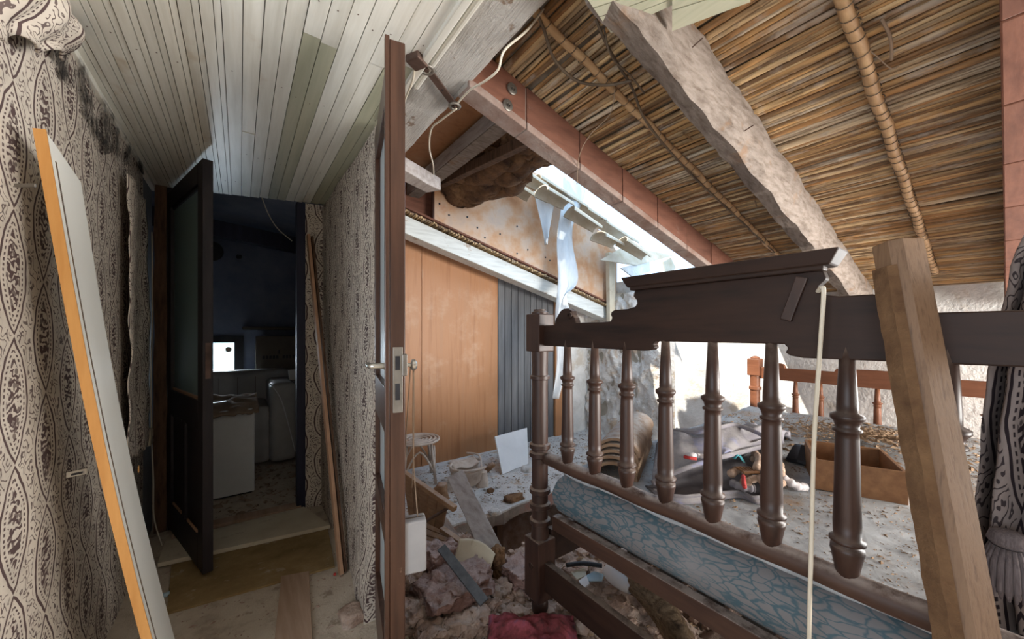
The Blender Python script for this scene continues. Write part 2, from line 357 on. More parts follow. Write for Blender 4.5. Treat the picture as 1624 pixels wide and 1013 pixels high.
M['cardboard'] = surf('brown_cardboard', [(.3, (.12, .10, .085)), (.7, (.18, .15, .12))], 6, (1, 1, 1), .85, .1, .001)
M['debrisboard'] = surf('rotten_brown_board', [(.3, (.24, .16, .11)), (.7, (.38, .28, .2))], 10, (1, 1, 1), .95, .6, .006)
M['iron'] = surf('rusty_iron', [(.3, (.07, .045, .035)), (.7, (.16, .10, .08))], 14, (1, 1, 1), .6, .4, .002, metal=.5)
M['steel'] = surf('dull_grey_metal', [(.3, (.17, .155, .135)), (.7, (.29, .27, .24))], 12, (1, 1, 1), .42, .2, .001, metal=.7)
M['chrome'] = surf('worn_chrome', [(.3, (.55, .53, .48)), (.7, (.72, .70, .65))], 12, (1, 1, 1), .3, .1, .001, metal=.9)
M['cable_white'] = surf('yellowed_white_cable', two((.55, .49, .38), (.66, .60, .50)), 5, rough=.5, bump=0)
M['cable_dark'] = surf('brown_cable', two((.075, .05, .032), (.14, .10, .065)), 8, rough=.6, bump=0)
M['cord'] = surf('thin_brown_string', two((.22, .15, .10), (.32, .24, .17)), 8, rough=.8, bump=0)
M['cream_plastic'] = surf('cream_plastic', two((.56, .50, .36), (.62, .57, .44)), 6, rough=.4, bump=0)
M['wicker'] = surf('pale_rattan', [(.3, (.40, .32, .26)), (.7, (.58, .51, .45))], 18, (1, 1, 1), .6, .2, .002)
M['weather'] = surf('weathered_grey_plank', [(.3, (.24, .20, .18)), (.6, (.40, .36, .34)), (.8, (.33, .27, .23))], 3, (10, 2, 10), .85, .5, .003)
M['crate'] = surf('brown_crate_wood', [(.3, (.21, .115, .06)), (.7, (.36, .22, .125))], 3, (6, 2, 12), .7, .3, .002, vary=.15, dust=.5, dustc=(.45, .38, .34))
M['drawer'] = surf('amber_pine', [(.3, (.16, .072, .03)), (.7, (.25, .125, .055))], 3, (4, 12, 12), .55, .15, .001, vary=.04)
M['postwood'] = surf('sawn_larch', [(.3, (.105, .058, .032)), (.5, (.18, .106, .06)), (.75, (.14, .08, .045))], 4.5, (40, 40, 1.1), .6, .25, .0015)
M['bark'] = surf('rough_bark_edge', [(.3, (.08, .04, .019)), (.7, (.16, .09, .044))], 26, (1, 1, 1), .95, 1, .008)
M['tile'] = surf('old_clay_roof_tile', [(.3, (.20, .125, .08)), (.6, (.33, .225, .15)), (.8, (.42, .33, .26))], 9, (1, 1, 1), .9, .5, .004, fine=60, vary=.1, dust=.75, dustc=(.46, .45, .44))
M['tile_pale'] = surf('sun_bleached_tile', [(.3, (.40, .33, .23)), (.7, (.56, .50, .41))], 7, (1, 1, 1), .9, .5, .004)
M['mattop'] = surf('dusty_pale_mattress', [(.3, (.27, .28, .29)), (.55, (.40, .42, .44)), (.8, (.34, .32, .30))], 16, (1, 1, 1), .95, .5, .003, fine=140, stain=((.36, .25, .16), 3.1, .58, .70, .6))
def ticking():
    m = NT('blue_floral_ticking'); co = m.coords((1, 1, 1), True); tc0 = m.coords((.8, .55, 1.5)); dv = m.n('ShaderNodeTexNoise'); m.put(dv.inputs['Vector'], tc0); dv.inputs['Scale'].default_value = 11; dv.inputs['Detail'].default_value = 3; sc_v = m.n('ShaderNodeVectorMath', operation='SCALE'); m.put(sc_v.inputs[0], dv.outputs['Color']); sc_v.inputs['Scale'].default_value = .09; ad = m.n('ShaderNodeVectorMath', operation='ADD'); m.put(ad.inputs[0], tc0); m.put(ad.inputs[1], sc_v.outputs[0]); tc = ad.outputs[0]
    vo = m.n('ShaderNodeTexVoronoi'); m.put(vo.inputs['Vector'], tc); vo.inputs['Scale'].default_value = 40; vo.feature = 'DISTANCE_TO_EDGE'
    nz = m.noise(co, 7, 3); e = m.math('ADD', vo.outputs['Distance'], m.math('MULTIPLY', nz, .3))
    mask = m.math('SUBTRACT', 1.0, m.sstep(e, .18, .30))
    c = m.mix(mask, (.165, .16, .165), (.055, .10, .125)); g = m.sstep(m.noise(co, 3, 5), .45, .75); c = m.mix(m.math('MULTIPLY', g, .35), c, (.30, .30, .31))
    m.put(m.b.inputs['Base Color'], c); m.b.inputs['Roughness'].default_value = .8; m.bump(m.noise(co, 200, 2), .2, .001)
    return m.m
M['ticking'] = ticking()
M['bagcloth'] = surf('faded_mauve_cloth', [(.3, (.12, .11, .125)), (.55, (.20, .185, .20)), (.8, (.16, .14, .14))], 5, (1, 1, 1), .9, .4, .003, fine=90, stain=((.20, .22, .40), 5, .56, .66, .6), dust=.5, dustc=(.42, .40, .38))
M['bagdark'] = surf('dark_lining', two((.055, .05, .058), (.12, .108, .115)), 9)
M['braid'] = surf('tan_knitted_braid', two((.30, .20, .14), (.45, .33, .25)), 30, rough=.95, bump=.6)
M['wool_white'] = surf('off_white_knit', two((.50, .46, .46), (.62, .58, .58)), 60, rough=.95, bump=.6)
M['red'] = surf('red_wool', two((.36, .03, .03), (.50, .06, .05)), 40, rough=.9)
M['teal'] = surf('teal_plastic', two((.06, .32, .38), (.10, .42, .48)), 10, rough=.4)
M['redblanket'] = surf('red_mottled_blanket', [(.3, (.04, .018, .018)), (.47, (.17, .035, .04)), (.6, (.27, .06, .08)), (.75, (.08, .06, .11))], 17, (1, 1, 1), .95, .8, .006, fine=90)
M['porcelain'] = surf('white_porcelain', two((.66, .67, .70), (.74, .75, .78)), 5, rough=.25, bump=.05, stain=((.45, .38, .32), 9, .6, .7, .4))
M['bluechina'] = surf('pale_blue_china', two((.30, .42, .50), (.40, .52, .58)), 8, rough=.3)
M['blackthing'] = surf('black_plastic', two((.012, .012, .015), (.03, .03, .035)), 8, rough=.5)
M['rug'] = surf('brown_tufted_rug', [(.3, (.07, .045, .03)), (.5, (.22, .15, .09)), (.75, (.36, .27, .18))], 7, (3, 3, 14), .98, 1, .01, fine=60)
M['greybox'] = surf('grey_plastic_box', two((.29, .285, .29), (.35, .345, .35)), 5, rough=.55, bump=.05)
M['tassel'] = surf('mauve_grey_tassel', two((.09, .072, .072), (.16, .13, .13)), 12, (30, 30, 1), .95)
M['straw'] = surf('straw_litter', [(.2, (.09, .055, .03)), (.6, (.27, .18, .11)), (.9, (.46, .38, .31))], 30, (1, 1, 1), .95, 0, vary=.2)
def clear(name, col, alpha, rough=.2):
    m = NT(name); m.b.inputs['Base Color'].default_value = (*col, 1); m.b.inputs['Roughness'].default_value = rough; m.b.inputs['Alpha'].default_value = alpha
    return m.m
M['glass'] = clear('dusty_green_glass', (.22, .32, .30), .80, .35)
M['glass_white'] = clear('milky_door_glass', (.60, .68, .72), .75, .3)
M['film'] = surf('torn_cloudy_film', [(.3, (.55, .60, .64)), (.7, (.78, .80, .81))], 5, (4, 4, 1), .35, .5, .006)
M['film'].node_tree.nodes['Principled BSDF'].inputs['Alpha'].default_value = .72
M['film'].node_tree.nodes['Principled BSDF'].inputs['Transmission Weight'].default_value = .2
def lit_pane():
    m = NT('bright_window_pane'); co = m.coords((1, 1, 1)); f = m.noise(co, 7, 4)
    c = m.ramp(f, [(.3, (.45, .75, .70)), (.5, (.9, 1, .95)), (.7, (.8, 1, .85))])
    m.put(m.b.inputs['Base Color'], c); m.b.inputs['Roughness'].default_value = .2
    m.b.inputs['Alpha'].default_value = .3
    return m.m
M['pane'] = lit_pane()

# ================================================================== STRUCTURE
XL, XP, CZ = -.41, .45, 2.03          # corridor left wall, partition face, board ceiling
YF0, YF1 = 3.02, 2.76                 # door wall, left and right end (slightly skewed)
XW, YW = 3.5, 3.05                    # far end wall of the bedroom, panelled wall
def fw_y(X): return YF0 + (YF1 - YF0) * (X - XL) / (XP - XL)

fl = struct(MB().box((-1.4, -2.2, -.12), (.52, 2.9, 0)).build('floor', M['dustfloor']), 'cream dusty corridor floor strewn with grit')
struct(MB().box((-1.4, 2.9, -.12), (1.2, 5.2, -.005)).build('floor', M['dustfloor']), 'littered floor of the dark store room beyond the doorway')
# concrete slab with a broken front edge
def slab_top():
    b = MB(); n = 60
    front = []
    for i in range(n + 1):
        X = .53 + (XW - .53) * i / n
        front.append((X, 2.0 + .045 * noise.noise(V((X * 4, 1.7, 0))) + .025 * noise.noise(V((X * 17, 3, 0)))))
    poly = front + [(XW, YW + .1), (.53, YW + .1)]
    b.prism(poly, lambda a, c, t: (a, c, t), -.012, 0.0)
    return b
sl = struct(MB().prism([(.53 + (XW - .53) * i / 50, 2.03 + .05 * noise.noise(V((i * .25, 5, 0))) + .02 * noise.noise(V((i * .9, 2, 0)))) for i in range(51)] + [(XW, 3.15), (.53, 3.15)], lambda a, c, t: (a, c, t), -.115, -.012).build('floor', M['concrete']), 'broken concrete floor slab with a jagged front edge')
slab_top().build('dust_layer', M['slab'], sl)

# rubble-covered lower floor
def rub_z(X, Y):
    z = -.035 + .05 * noise.noise(V((X * 2.3, Y * 2.3, 0))) + .035 * noise.noise(V((X * 6, Y * 6, 3))) + .020 * noise.noise(V((X * 19, Y * 19, 5))) + .012 * noise.noise(V((X * 47, Y * 47, 8)))
    z += .10 * math.exp(-((X - .72) ** 2 + (Y - 1.62) ** 2) / .05)
    void = max(0, 1 - max(abs(X - 1.62) / .52, abs(Y - 1.93) / .30) ** 4)
    z -= .55 * void
    return z
def rub():
    x0, x1, y0, y1 = .5, 3.5, -2.1, 2.35
    return MB().grid(lambda u, v: (x0 + (x1 - x0) * u, y0 + (y1 - y0) * v, rub_z(x0 + (x1 - x0) * u, y0 + (y1 - y0) * v)), 260, 380)
rf = struct(rub().build('floor', M['rubble'], smooth=True), 'bedroom floor buried under earth and plaster rubble')
MB().box((.5, 2.34, -.7), (3.5, 2.4, -.1)).build('foundation_face', M['void'], rf)

# corridor walls: patterned cloth on boards
def wall_sheet(name, p0, p1, z0, z1, th, lab, nu=30, nv=40, off=None, mat=None):
    p0, p1 = V(p0), V(p1); L = (p1 - p0).length; d = (p1 - p0).normalized(); nrm = V((d.y, -d.x, 0))
    def fn(u, v):
        p = p0.lerp(p1, u); z = z0 + (z1 - z0) * v; p.z = z
        k = .006 * noise.noise(V((u * L * 3, z * 2, 1.3)))
        if off: k += off(u * L, z)
        return p + nrm * k
    o = MB().sheet(fn, nu, nv, th, lambda u, v: (u * L + p0.x * .37, z0 + (z1 - z0) * v)).build(name, mat or M['paisley'], smooth=True, angle=40)
    return struct(o, lab)
wl = wall_sheet('wall_left', (XL, 1.1, 0), (XL, 2.70, 0), 0, CZ, .03, 'corridor wall hung with brown and cream paisley cloth')
struct(MB().box((XL - .10, 1.1, 0), (XL - .04, 3.1, CZ)).build('wall_left', M['greywall']), 'grey painted wall strip beside the dark door frame')
struct(MB().box((XL - .05, 2.69, 0), (XL - .012, 3.04, CZ)).build('wall_left', M['greywall']), 'grey painted return next to the doorway')
def dark_blotch_mat():
    m = NT('black_blotches'); co = m.coords((1, 1, 1)); f = m.noise(co, 9, 6, .7)
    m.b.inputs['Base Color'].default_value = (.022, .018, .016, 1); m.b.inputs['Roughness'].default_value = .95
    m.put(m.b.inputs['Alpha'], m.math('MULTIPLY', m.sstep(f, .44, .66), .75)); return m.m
M['dark_blotch'] = dark_blotch_mat()
MB().sheet(lambda u, v: (XL + .012, 1.50 + 1.15 * u, 2.02 - (.04 + .14 * math.sin(math.pi * min(1, .12 + u)) + .06 * noise.noise(V((u * 9, 0, 0)))) * v), 40, 8, .002).build('dark_patch', M['dark_blotch'], wl)  # thin ragged dark sheet along the wall top, blotchy alpha
def pbulge(s, z):  # partition seen from the corridor, s from its near end
    return .045 * math.exp(-(z / .16) ** 2) * math.exp(-(s / .35) ** 2) + .015 * math.exp(-((z - .5) / .5) ** 2)
pw = wall_sheet('wall_right', (XP, 2.76, 0), (XP, 1.535, 0), 0, CZ - .012, .06, 'partition wall covered in paisley cloth, corridor side', 40, 60, lambda s, z: pbulge(1.225 - s, z))
wall_sheet('wall_far', (.345, fw_y(.345), 0), (XP + .02, fw_y(XP + .02), 0), 0, CZ, .05, 'narrow paisley strip right of the doorway', 6, 30)
struct(MB().box((XP + .06, 2.79, 0), (XP + .12, 3.2, 2.2)).build('wall_far', M['greywall']), 'masonry behind the paisley strip')

# door frame
struct(MB().bar((.325, fw_y(.325) + .02, 0), (.325, fw_y(.325) + .02, CZ), .05, .07, (0, 1, 0)).build('trim_1', M['navy'], bevel=.003), 'navy painted right post of the doorway')
t2 = MB().bar((-.375, 2.99, 0), (-.375, 2.99, CZ), .055, .08, (0, 1, 0), 14, .004)
struct(t2.build('trim_2', M['oldpost'], bevel=.003), 'worm-eaten brown left post of the doorway')
struct(MB().bar((-.335, 2.985, 0), (-.335, 2.985, CZ), .02, .05, (0, 1, 0)).build('trim_3', M['darkdoor']), 'thin dark rebate strip the dark door hangs on')

# ceiling boards
ce = struct(MB().box((-1.4, -2.2, CZ + .014), (.49, 2.72, CZ + .05)).build('ceiling', M['ceiling_gap']), 'ceiling of painted tongue and groove boards over the corridor')
nb = 19; bw = (XP + .02 - XL) / nb
for i in range(nb):
    X0 = XL + i * bw; y_end = fw_y(X0 + bw / 2) - .02
    cuts = [-.6]
    if i in (12, 13): cuts += [1.20 + .012 * (i - 12)]
    elif i in (16,): cuts += [1.21]
    elif i in (17, 18): cuts += [1.16]
    elif i in (9, 10): cuts += [1.86 + .01 * i]
    elif rng.random() < .2: cuts += [rng.uniform(1.5, 2.2)]
    cuts.append(y_end)
    for k in range(len(cuts) - 1):
        green = (i in (12, 13, 17, 18) and k == 1)
        dz = rng.uniform(-.0015, .0015)
        b = MB(); y0, y1 = cuts[k] + .001, cuts[k + 1]
        for a, w, t in (((0, .62, 0.0), (.64, .33, .0006)) if i < 8 else ((0, .975, 0.0),)):     # the left boards have a bead
            b.box((X0 + a * bw + .0006, y0, CZ + dz + t), (X0 + (a + w) * bw - .0004, y1, CZ + .012 + dz))
        b.build('board', M['ceiling_green' if green else 'ceiling'], ce)
        for yy in (1.05, 1.55, 2.2, 2.62):
            if y0 < yy < y1 and rng.random() < .8:
                MB().lathe([(.0022, -.0006), (.0022, .001)], (X0 + bw * .4, yy + rng.uniform(-.03, .03), CZ + dz), 6).build('nail_head', M['iron'], ce)
struct(MB().box((XL - .012, .9, CZ - .022), (XL + .014, 3.02, CZ)).build('trim_4', M['ceiling'], bevel=.003), 'thin white cornice strip along the left edge of the boards')
struct(MB().box((XP + .005, -.5, CZ - .012), (XP + .03, 1.5, CZ + .02)).build('trim_5', M['ceiling'], bevel=.004), 'white edge strip along the right side of the board ceiling')
struct(MB().box((XP + .042, -.5, CZ + .0), (XP + .06, 1.25, CZ + .03)).build('trim_6', M['ceiling'], bevel=.006), 'second white channel strip next to the beam')

# bedroom walls
wf = struct(MB().box((XW, -.35, -.7), (XW + .15, 3.2, 1.75)).build('wall_front', M['plaster']), 'white plastered end wall behind the foot of the bed')
def wavy(X, y0, y1, z0, z1, amp, nu, nv, sc):
    return MB().grid(lambda u, v: (X - amp * (.5 + .5 * noise.noise(V(((y0 + (y1 - y0) * u) * sc, (z0 + (z1 - z0) * v) * sc, 2))) + .3 * noise.noise(V((u * 23, v * 23, 7)))), y0 + (y1 - y0) * u, z0 + (z1 - z0) * v), nu, nv)
wavy(XW, -.35, 3.1, 0, 1.5, .02, 90, 40, 5).build('plaster_coat', M['plaster'], wf, smooth=True)
pier = MB().grid(lambda u, v: (3.36 - (.05 * noise.noise(V((u * 7, v * 8, 2))) + .03 * noise.noise(V((u * 21, v * 22, 7)))) * min(1, u * 3) + .14 * max(0, (.10 - u) / .10) ** 2, 1.98 + 1.06 * u, 1.6 * v), 70, 90)
pr = struct(pier.build('wall_front', M['plaster_rough'], smooth=True), 'crumbling plaster pier in the far corner')
MB().box((3.38, 2.05, 0), (3.5, 3.04, 1.6)).build('pier_core', M['stonewall'], pr)

wb = struct(MB().box((.51, YW + .03, -.2), (XW + .1, YW + .15, 2.4)).build('wall_back', M['stonewall']), 'masonry behind the wooden panelling')
xs = [.52, 1.28, 2.08]
for i in range(2):
    MB().box((xs[i] + .003, YW, 0), (xs[i + 1] - .003, YW + .012, 2.05)).build('plywood_sheet', M['ply'], wb)
MB().box((1.276, YW - .006, 0), (1.288, YW, 2.02)).build('joint_strip', M['ply'], wb)
n = 9; w = (2.84 - 2.085) / n
for i in range(n):
    MB().box((2.085 + i * w + .003, YW + .002, 0), (2.085 + (i + 1) * w - .003, YW + .016, 1.95)).build('plank', M['greyboard'], wb, bevel=.003)
MB().box((2.85, YW - .02, 0), (3.02, YW + .01, 1.8)).build('plywood_sheet', M['ply'], wb)
MB().box((3.02, YW - .015, 0), (3.4, YW + .01, 1.7)).build('plaster_strip', M['plaster'], wb)

# shell behind the viewer: rear wall with an opening added for fill light, side window
wr = MB()
wr.box((-1.4, -2.2, 0), (1.8, -2.05, 2.3)).box((3.3, -2.2, 0), (3.65, -2.05, 2.3)).box((1.8, -2.2, -.3), (3.3, -2.05, .42)).box((1.8, -2.2, 1.42), (3.3, -2.05, 2.3))
struct(wr.build('wall_rear', M['plaster']), 'plastered wall behind the viewer with an opening added for the fill lamp')
struct(MB().box((-1.5, -2.2, 0), (-1.4, -.95, 2.3)).box((-1.5, .35, 0), (-1.4, 5.2, 2.3)).box((-1.5, -.95, 0), (-1.4, .35, .65)).box((-1.5, -.95, 1.75), (-1.4, .35, 2.3)).box((-1.4, 1.05, 0), (XL - .03, 1.1, 2.3)).build('wall_left', M['plaster']), 'outer wall left of the viewer with a window opening')
ws = MB().box((XW, -2.2, -.3), (XW + .15, -1.8, 1.75)).box((XW, -1.8, -.3), (XW + .15, -.35, .62)).box((XW, -1.8, 1.42), (XW + .15, -.35, 1.75))
ws.box((XW, -.55, .6), (XW + .15, -.34, 1.5))
struct(ws.build('wall_front', M['plaster']), 'end wall section with the side window, right of the bed')

# roof over the bed: reeds on beams
rz = roof_z
def slope_slab(x0, x1, y0, y1, o0, o1):
    return MB().hexa([(x0, y0, rz(x0) + o0), (x1, y0, rz(x1) + o0), (x1, y1, rz(x1) + o0), (x0, y1, rz(x0) + o0), (x0, y0, rz(x0) + o1), (x1, y0, rz(x1) + o1), (x1, y1, rz(x1) + o1), (x0, y1, rz(x0) + o1)])
roof = struct(slope_slab(.49, 3.66, -2.2, 1.2, .022, .10).build('ceiling', M['backing']), 'sloping reed ceiling over the bed')
struct(MB().box((-1.5, -2.2, 2.28), (.66, 5.2, 2.36)).build('ceiling', M['backing']), 'roof deck above the corridor')
reeds = []
for k in range(7):
    b = MB(); pts = []; rad = []; r0 = (.0080, .0092, .0105, .0115, .0086, .0098, .0088)[k]; y = -.2; bend = rng.uniform(-.006, .006)
    pts.append((0, y, 0)); rad.append(r0)
    while y < 1.14:
        y += rng.uniform(.13, .22); yy = min(y, 1.16); bx = bend * math.sin((yy + .2) * 3.0 + k)
        for dy, kk in ((-.006, 1.0), (0, 1.16), (.006, 1.0)): pts.append((bx, yy + dy, 0)); rad.append(r0 * kk)
    b.tube(pts, rad, 6); me = b.mesh('reed', True); me.materials.append(M['reed']); reeds.append((me, r0))
sx = .68; cnt = 0
while sx < 3.49 and cnt < 215:
    me, r0 = reeds[rng.randrange(7)]
    o = bpy.data.objects.new('reed', me); COL.objects.link(o); adopt(o, roof)
    o.location = (sx, 0, rz(sx) + .012 + rng.uniform(-.004, .003)); o.rotation_euler = (rng.uniform(-.003, .003), rng.uniform(0, 6.28), rng.uniform(-.011, .011))
    sx += r0 * 2 * .967 * rng.uniform(.86, 1.06); cnt += 1

# beams along the slope
def clay_beam(name, Y0, Y1, h, lab, x0=.64, x1=3.45, shoe='clay_soffit'):
    t = thing(name, (x0, (Y0 + Y1) / 2, rz(x0) - h), lab, 'beam')
    X = x0; i = 0
    while X < x1 - .02:
        L = .30 if i else .26
        Xe = min(X + L, x1); d = rng.uniform(-.003, .003)
        MB().hexa([(X + .003, Y0 + d, rz(X) - h + .03), (Xe - .003, Y0 + d, rz(Xe) - h + .03), (Xe - .003, Y1 + d, rz(Xe) - h + .03), (X + .003, Y1 + d, rz(X) - h + .03),
                   (X + .003, Y0 + d, rz(X) + .002), (Xe - .003, Y0 + d, rz(Xe) + .002), (Xe - .003, Y1 + d, rz(Xe) + .002), (X + .003, Y1 + d, rz(X) + .002)]).build('clay_block', M['clay'], t, bevel=.003)
        MB().hexa([(X + .002, Y0 - .002, rz(X) - h), (Xe - .002, Y0 - .002, rz(Xe) - h), (Xe - .002, Y1, rz(Xe) - h), (X + .002, Y1, rz(X) - h),
                   (X + .002, Y0 - .002, rz(X) - h + .03), (Xe - .002, Y0 - .002, rz(Xe) - h + .03), (Xe - .002, Y1, rz(Xe) - h + .03), (X + .002, Y1, rz(X) - h + .03)]).build('clay_shoe', M[shoe], t, bevel=.004)
        X = Xe; i += 1
    MB().hexa([(x0, Y0 + .008, rz(x0) - h + .004), (x1, Y0 + .008, rz(x1) - h + .004), (x1, Y1 - .004, rz(x1) - h + .004), (x0, Y1 - .004, rz(x0) - h + .004),
               (x0, Y0 + .008, rz(x0)), (x1, Y0 + .008, rz(x1)), (x1, Y1 - .004, rz(x1)), (x0, Y1 - .004, rz(x0))]).build('mortar_core', M['mortar'], t)
    return t
cb = clay_beam('clay_beam', 1.12, 1.2, .165, 'terracotta block beam with two large washers beside the roof hole')
for px, py in ((812, 141), (805, 167)):
    c = at_y(px, py, 1.118); Mx = basis((1, 0, 0), (0, 0, 1), (0, -1, 0))
    w = MB().lathe([(.022, -.002), (.022, .003), (.019, .005), (.009, .005), (.009, .001), (.004, .001), (.004, .012)], c, 18, Mx); w.build('washer', M['steel'], cb, smooth=True, angle=35)
clay_beam('clay_beam', -.11, .012, .15, 'terracotta block beam with crumbling mortar at the right edge', 0.8, 3.45, 'clay')
lb = thing('limewashed_beam', (2, .58, rz(2) - .2), 'rough limewashed beam crossing the reed ceiling above the bed', 'beam')
def rough_beam(x0, x1, Y0, Y1, h, seg, amp):
    rings = []
    for i in range(seg + 1):
        X = x0 + (x1 - x0) * i / seg
        def j(k): return amp * noise.noise(V((X * 5, k * 3.7, 1))) + amp * .6 * noise.noise(V((X * 17, k * 5.1, 2)))
        ch = .022
        rings.append([(X, Y0 + j(1), rz(X) + .002), (X, Y0 + j(2), rz(X) - h + ch + j(3)), (X, Y0 + ch + j(4), rz(X) - h + j(5)), (X, Y1 - .008 + j(6), rz(X) - h + .01 + j(7)), (X, Y1 + j(8), rz(X) - h + .03 + j(3)), (X, Y1 + j(9), rz(X) + .002)])
    return MB().loft(rings)
rough_beam(.7, 3.47, .55, .635, .19, 90, .011).build('beam_body', M['limebeam'], lb, smooth=True, angle=45)
for px, py in ((1098, 75), (1180, 208)):
    p = at_y(px, py, .548); MB().tube([p, p + V((.0, -.03, .008))], .002, 6).build('nail', M['iron'], lb)

# cane poles tied under the reeds
def cane_pole(pts_px, r, lab, ties):
    a, b = at_roof(*pts_px[0], -.012 - r), at_roof(*pts_px[1], -.012 - r)
    t = thing('cane_pole', a, lab, 'cane pole')
    L = (b - a).length; n = int(L / .05); P = [a.lerp(b, i / n) + V((0, .003 * math.sin(i * .9), .002 * math.sin(i * 1.7))) for i in range(n + 1)]
    MB().tube(P, [r * (1.08 if i % 4 == 0 else .97) for i in range(n + 1)], 9).build('cane', M['cane'], t, smooth=True)
    d = (b - a).normalized(); s = d.cross(V((0, 0, 1))).normalized(); u = s.cross(d)
    nt = int(L / ties)
    for i in range(1, nt):
        c = a.lerp(b, i / nt + rng.uniform(-.004, .004))
        MB().tube([c + s * (r * 1.12 * math.cos(q * math.pi / 5)) + u * (r * 1.12 * math.sin(q * math.pi / 5)) + d * (.010 * q / 10) for q in range(11)], .0016, 5).build('twine', M['cable_dark'], t)
    return t
cane_pole(((846, 16), (1262, 432)), .0135, 'cane pole tied under the reeds between the two long beams', .055)
cane_pole(((1330, -25), (1482, 432)), .0165, 'thick cane pole with dark twine rings at the right of the ceiling', .045)

# main painted girder
gd = thing('girder', (.575, 1.0, 2.05), 'broad timber girder with flaking white paint beside the board ceiling', 'beam')
gb = MB(); rings = []
for i in range(61):
    Y = -.6 + 2.43 * i / 60
    j = lambda k: .005 * noise.noise(V((Y * 7, k * 4.1, 0))) + .003 * noise.noise(V((Y * 25, k * 3.3, 5)))
    rings.append([(.497 + j(1), Y, 2.06), (.505 + j(2), Y, 2.05 + j(3)), (.648 + j(4), Y, 2.05 + j(5)), (.658 + j(6), Y, 2.06), (.66 + j(7), Y, 2.20), (.495, Y, 2.20)])
gb.loft(rings).build('girder_body', M['girder'], gd, smooth=True, angle=40)

# upper beams and broken roof left of the hole
ub = thing('upper_beam', (1.1, 2.0, 2.24), 'square timber with whitewashed underside left of the roof hole', 'beam')
MB().bar((1.10, 1.15, 2.29), (1.10, 3.05, 2.29), .10, .09, seg=8, jit=.003).build('beam_body', M['weather'], ub, bevel=.004)
MB().bar((1.10, 1.15, 2.242), (1.10, 3.05, 2.242), .094, .008).build('whitewash', M['limebeam'], ub)
lb2 = thing('upper_beam', (1.27, 1.9, 2.2), 'slim brown roof batten left of the roof hole', 'beam')
MB().bar((1.27, 1.15, 2.18), (1.257, 2.68, 2.335), .05, .06, seg=6, jit=.002).build('beam_body', M['oldpost'], lb2, bevel=.003)
cbm = thing('cross_timber', (.75, 1.85, 2.02), 'short timber block under the end of the white girder', 'timber')
MB().bar((.50, 1.80, 2.035), (.92, 2.02, 2.035), .10, .07, seg=4, jit=.004).build('timber_body', M['weather'], cbm, bevel=.004)
struct(MB().box((.5, 1.2, 2.365), (1.36, 3.2, 2.43)).build('ceiling', M['ply']), 'brown board roof lining left of the hole')
def mudedge():
    b = MB()
    return b.sheet(lambda u, v: (1.28 + (.42 * (.55 + .45 * math.sin(v * 3.0)) + .10 * noise.noise(V((v * 7, 2, 0)))) * u, 1.55 + 1.15 * v, 2.40 - .10 * math.sin(u * 2.2) * (.5 + v) - .05 * noise.noise(V((u * 5, v * 9, 1))) - .02 * noise.noise(V((u * 17, v * 21, 4)))), 26, 50, .06)
tag(mudedge().build('roof_clod', M['mud'], smooth=True), 'dark clod of earth and straw hanging at the edge of the roof hole', 'earth clod')
for k, (px, py, Y, s) in enumerate(((800, 262, 2.3, (.13, .2, .13)), (765, 268, 2.45, (.12, .16, .09)), (838, 250, 2.1, (.10, .15, .05)))):
    tag(chunk(at_y(px, py, Y), s, 40 + k, .5, 3).build('roof_clod', M['mud'], smooth=True), ('largest rounded brown earth clod at the top left of the hole', 'brown earth clod above the stained panel, left of the largest', 'small ragged clod under the terracotta beam at the hole')[k], 'earth clod')

# end wall of the hole: grey beam, reed fringe, stained hardboard above
gb_t = thing('grey_beam', (2, 2.77, rz(2) - .2), 'grey painted sloping beam above the orange plywood', 'beam')
def sloped(x0, x1, y0, y1, o0, o1): return slope_slab(x0, x1, y0, y1, o0, o1)
sloped(.52, 3.4, 2.70, 2.84, -.185, -.05).build('beam_body', M['greybeam'], gb_t, bevel=.006)
fr = MB(); X = .7
while X < 3.36:
    fr.tube([(X, 2.66 + rng.uniform(-.012, .012), rz(X) - .03 + rng.uniform(-.008, .006)), (X + rng.uniform(-.004, .004), 2.84, rz(X) - .03)], rng.uniform(.006, .009), 6); X += .0165
fr.build('reed_ends', M['reed'], gb_t, kind='stuff')
sloped(.52, 3.4, 2.71, 2.86, -.012, .03).build('clay_coping', M['clay_soffit'], gb_t, bevel=.004)
sloped(.52, 3.4, 2.672, 2.70, -.004, .014).build('front_batten', M['clay'], gb_t, bevel=.004)
uw = struct(MB().hexa([(.5, 2.80, 2.0), (1.26, 2.80, 1.9), (1.26, 2.86, 1.9), (.5, 2.86, 2.0), (.5, 2.80, 2.6), (1.26, 2.80, 2.5), (1.26, 2.86, 2.5), (.5, 2.86, 2.6)]).build('wall_back', M['clay']), 'bare terracotta wall above the grey beam')
hp = thing('hardboard_panel', (2.3, 2.72, rz(2.3)), 'water stained orange hardboard panel with nail holes under the roof tiles', 'panel')
top = [(1.235, 2.42), (1.5, 2.45), (1.75, 2.52), (2.05, 2.70), (2.3, 2.70), (2.55, 2.62), (2.9, 2.46), (3.15, 2.33), (3.4, 2.22), (3.52, 2.1)]
poly = [(1.235, rz(1.235) + .02), (3.52, rz(3.52) + .02)] + [(a, c) for a, c in reversed(top)]
hps = MB().prism(poly, lambda a, c, t: (a, t, c), 2.725, 2.705).build('panel_sheet', M['fibre'], hp)
MB().box((1.222, 2.70, rz(1.23)), (1.236, 2.73, 2.42)).build('edge_strip', M['brownwood'], hp)
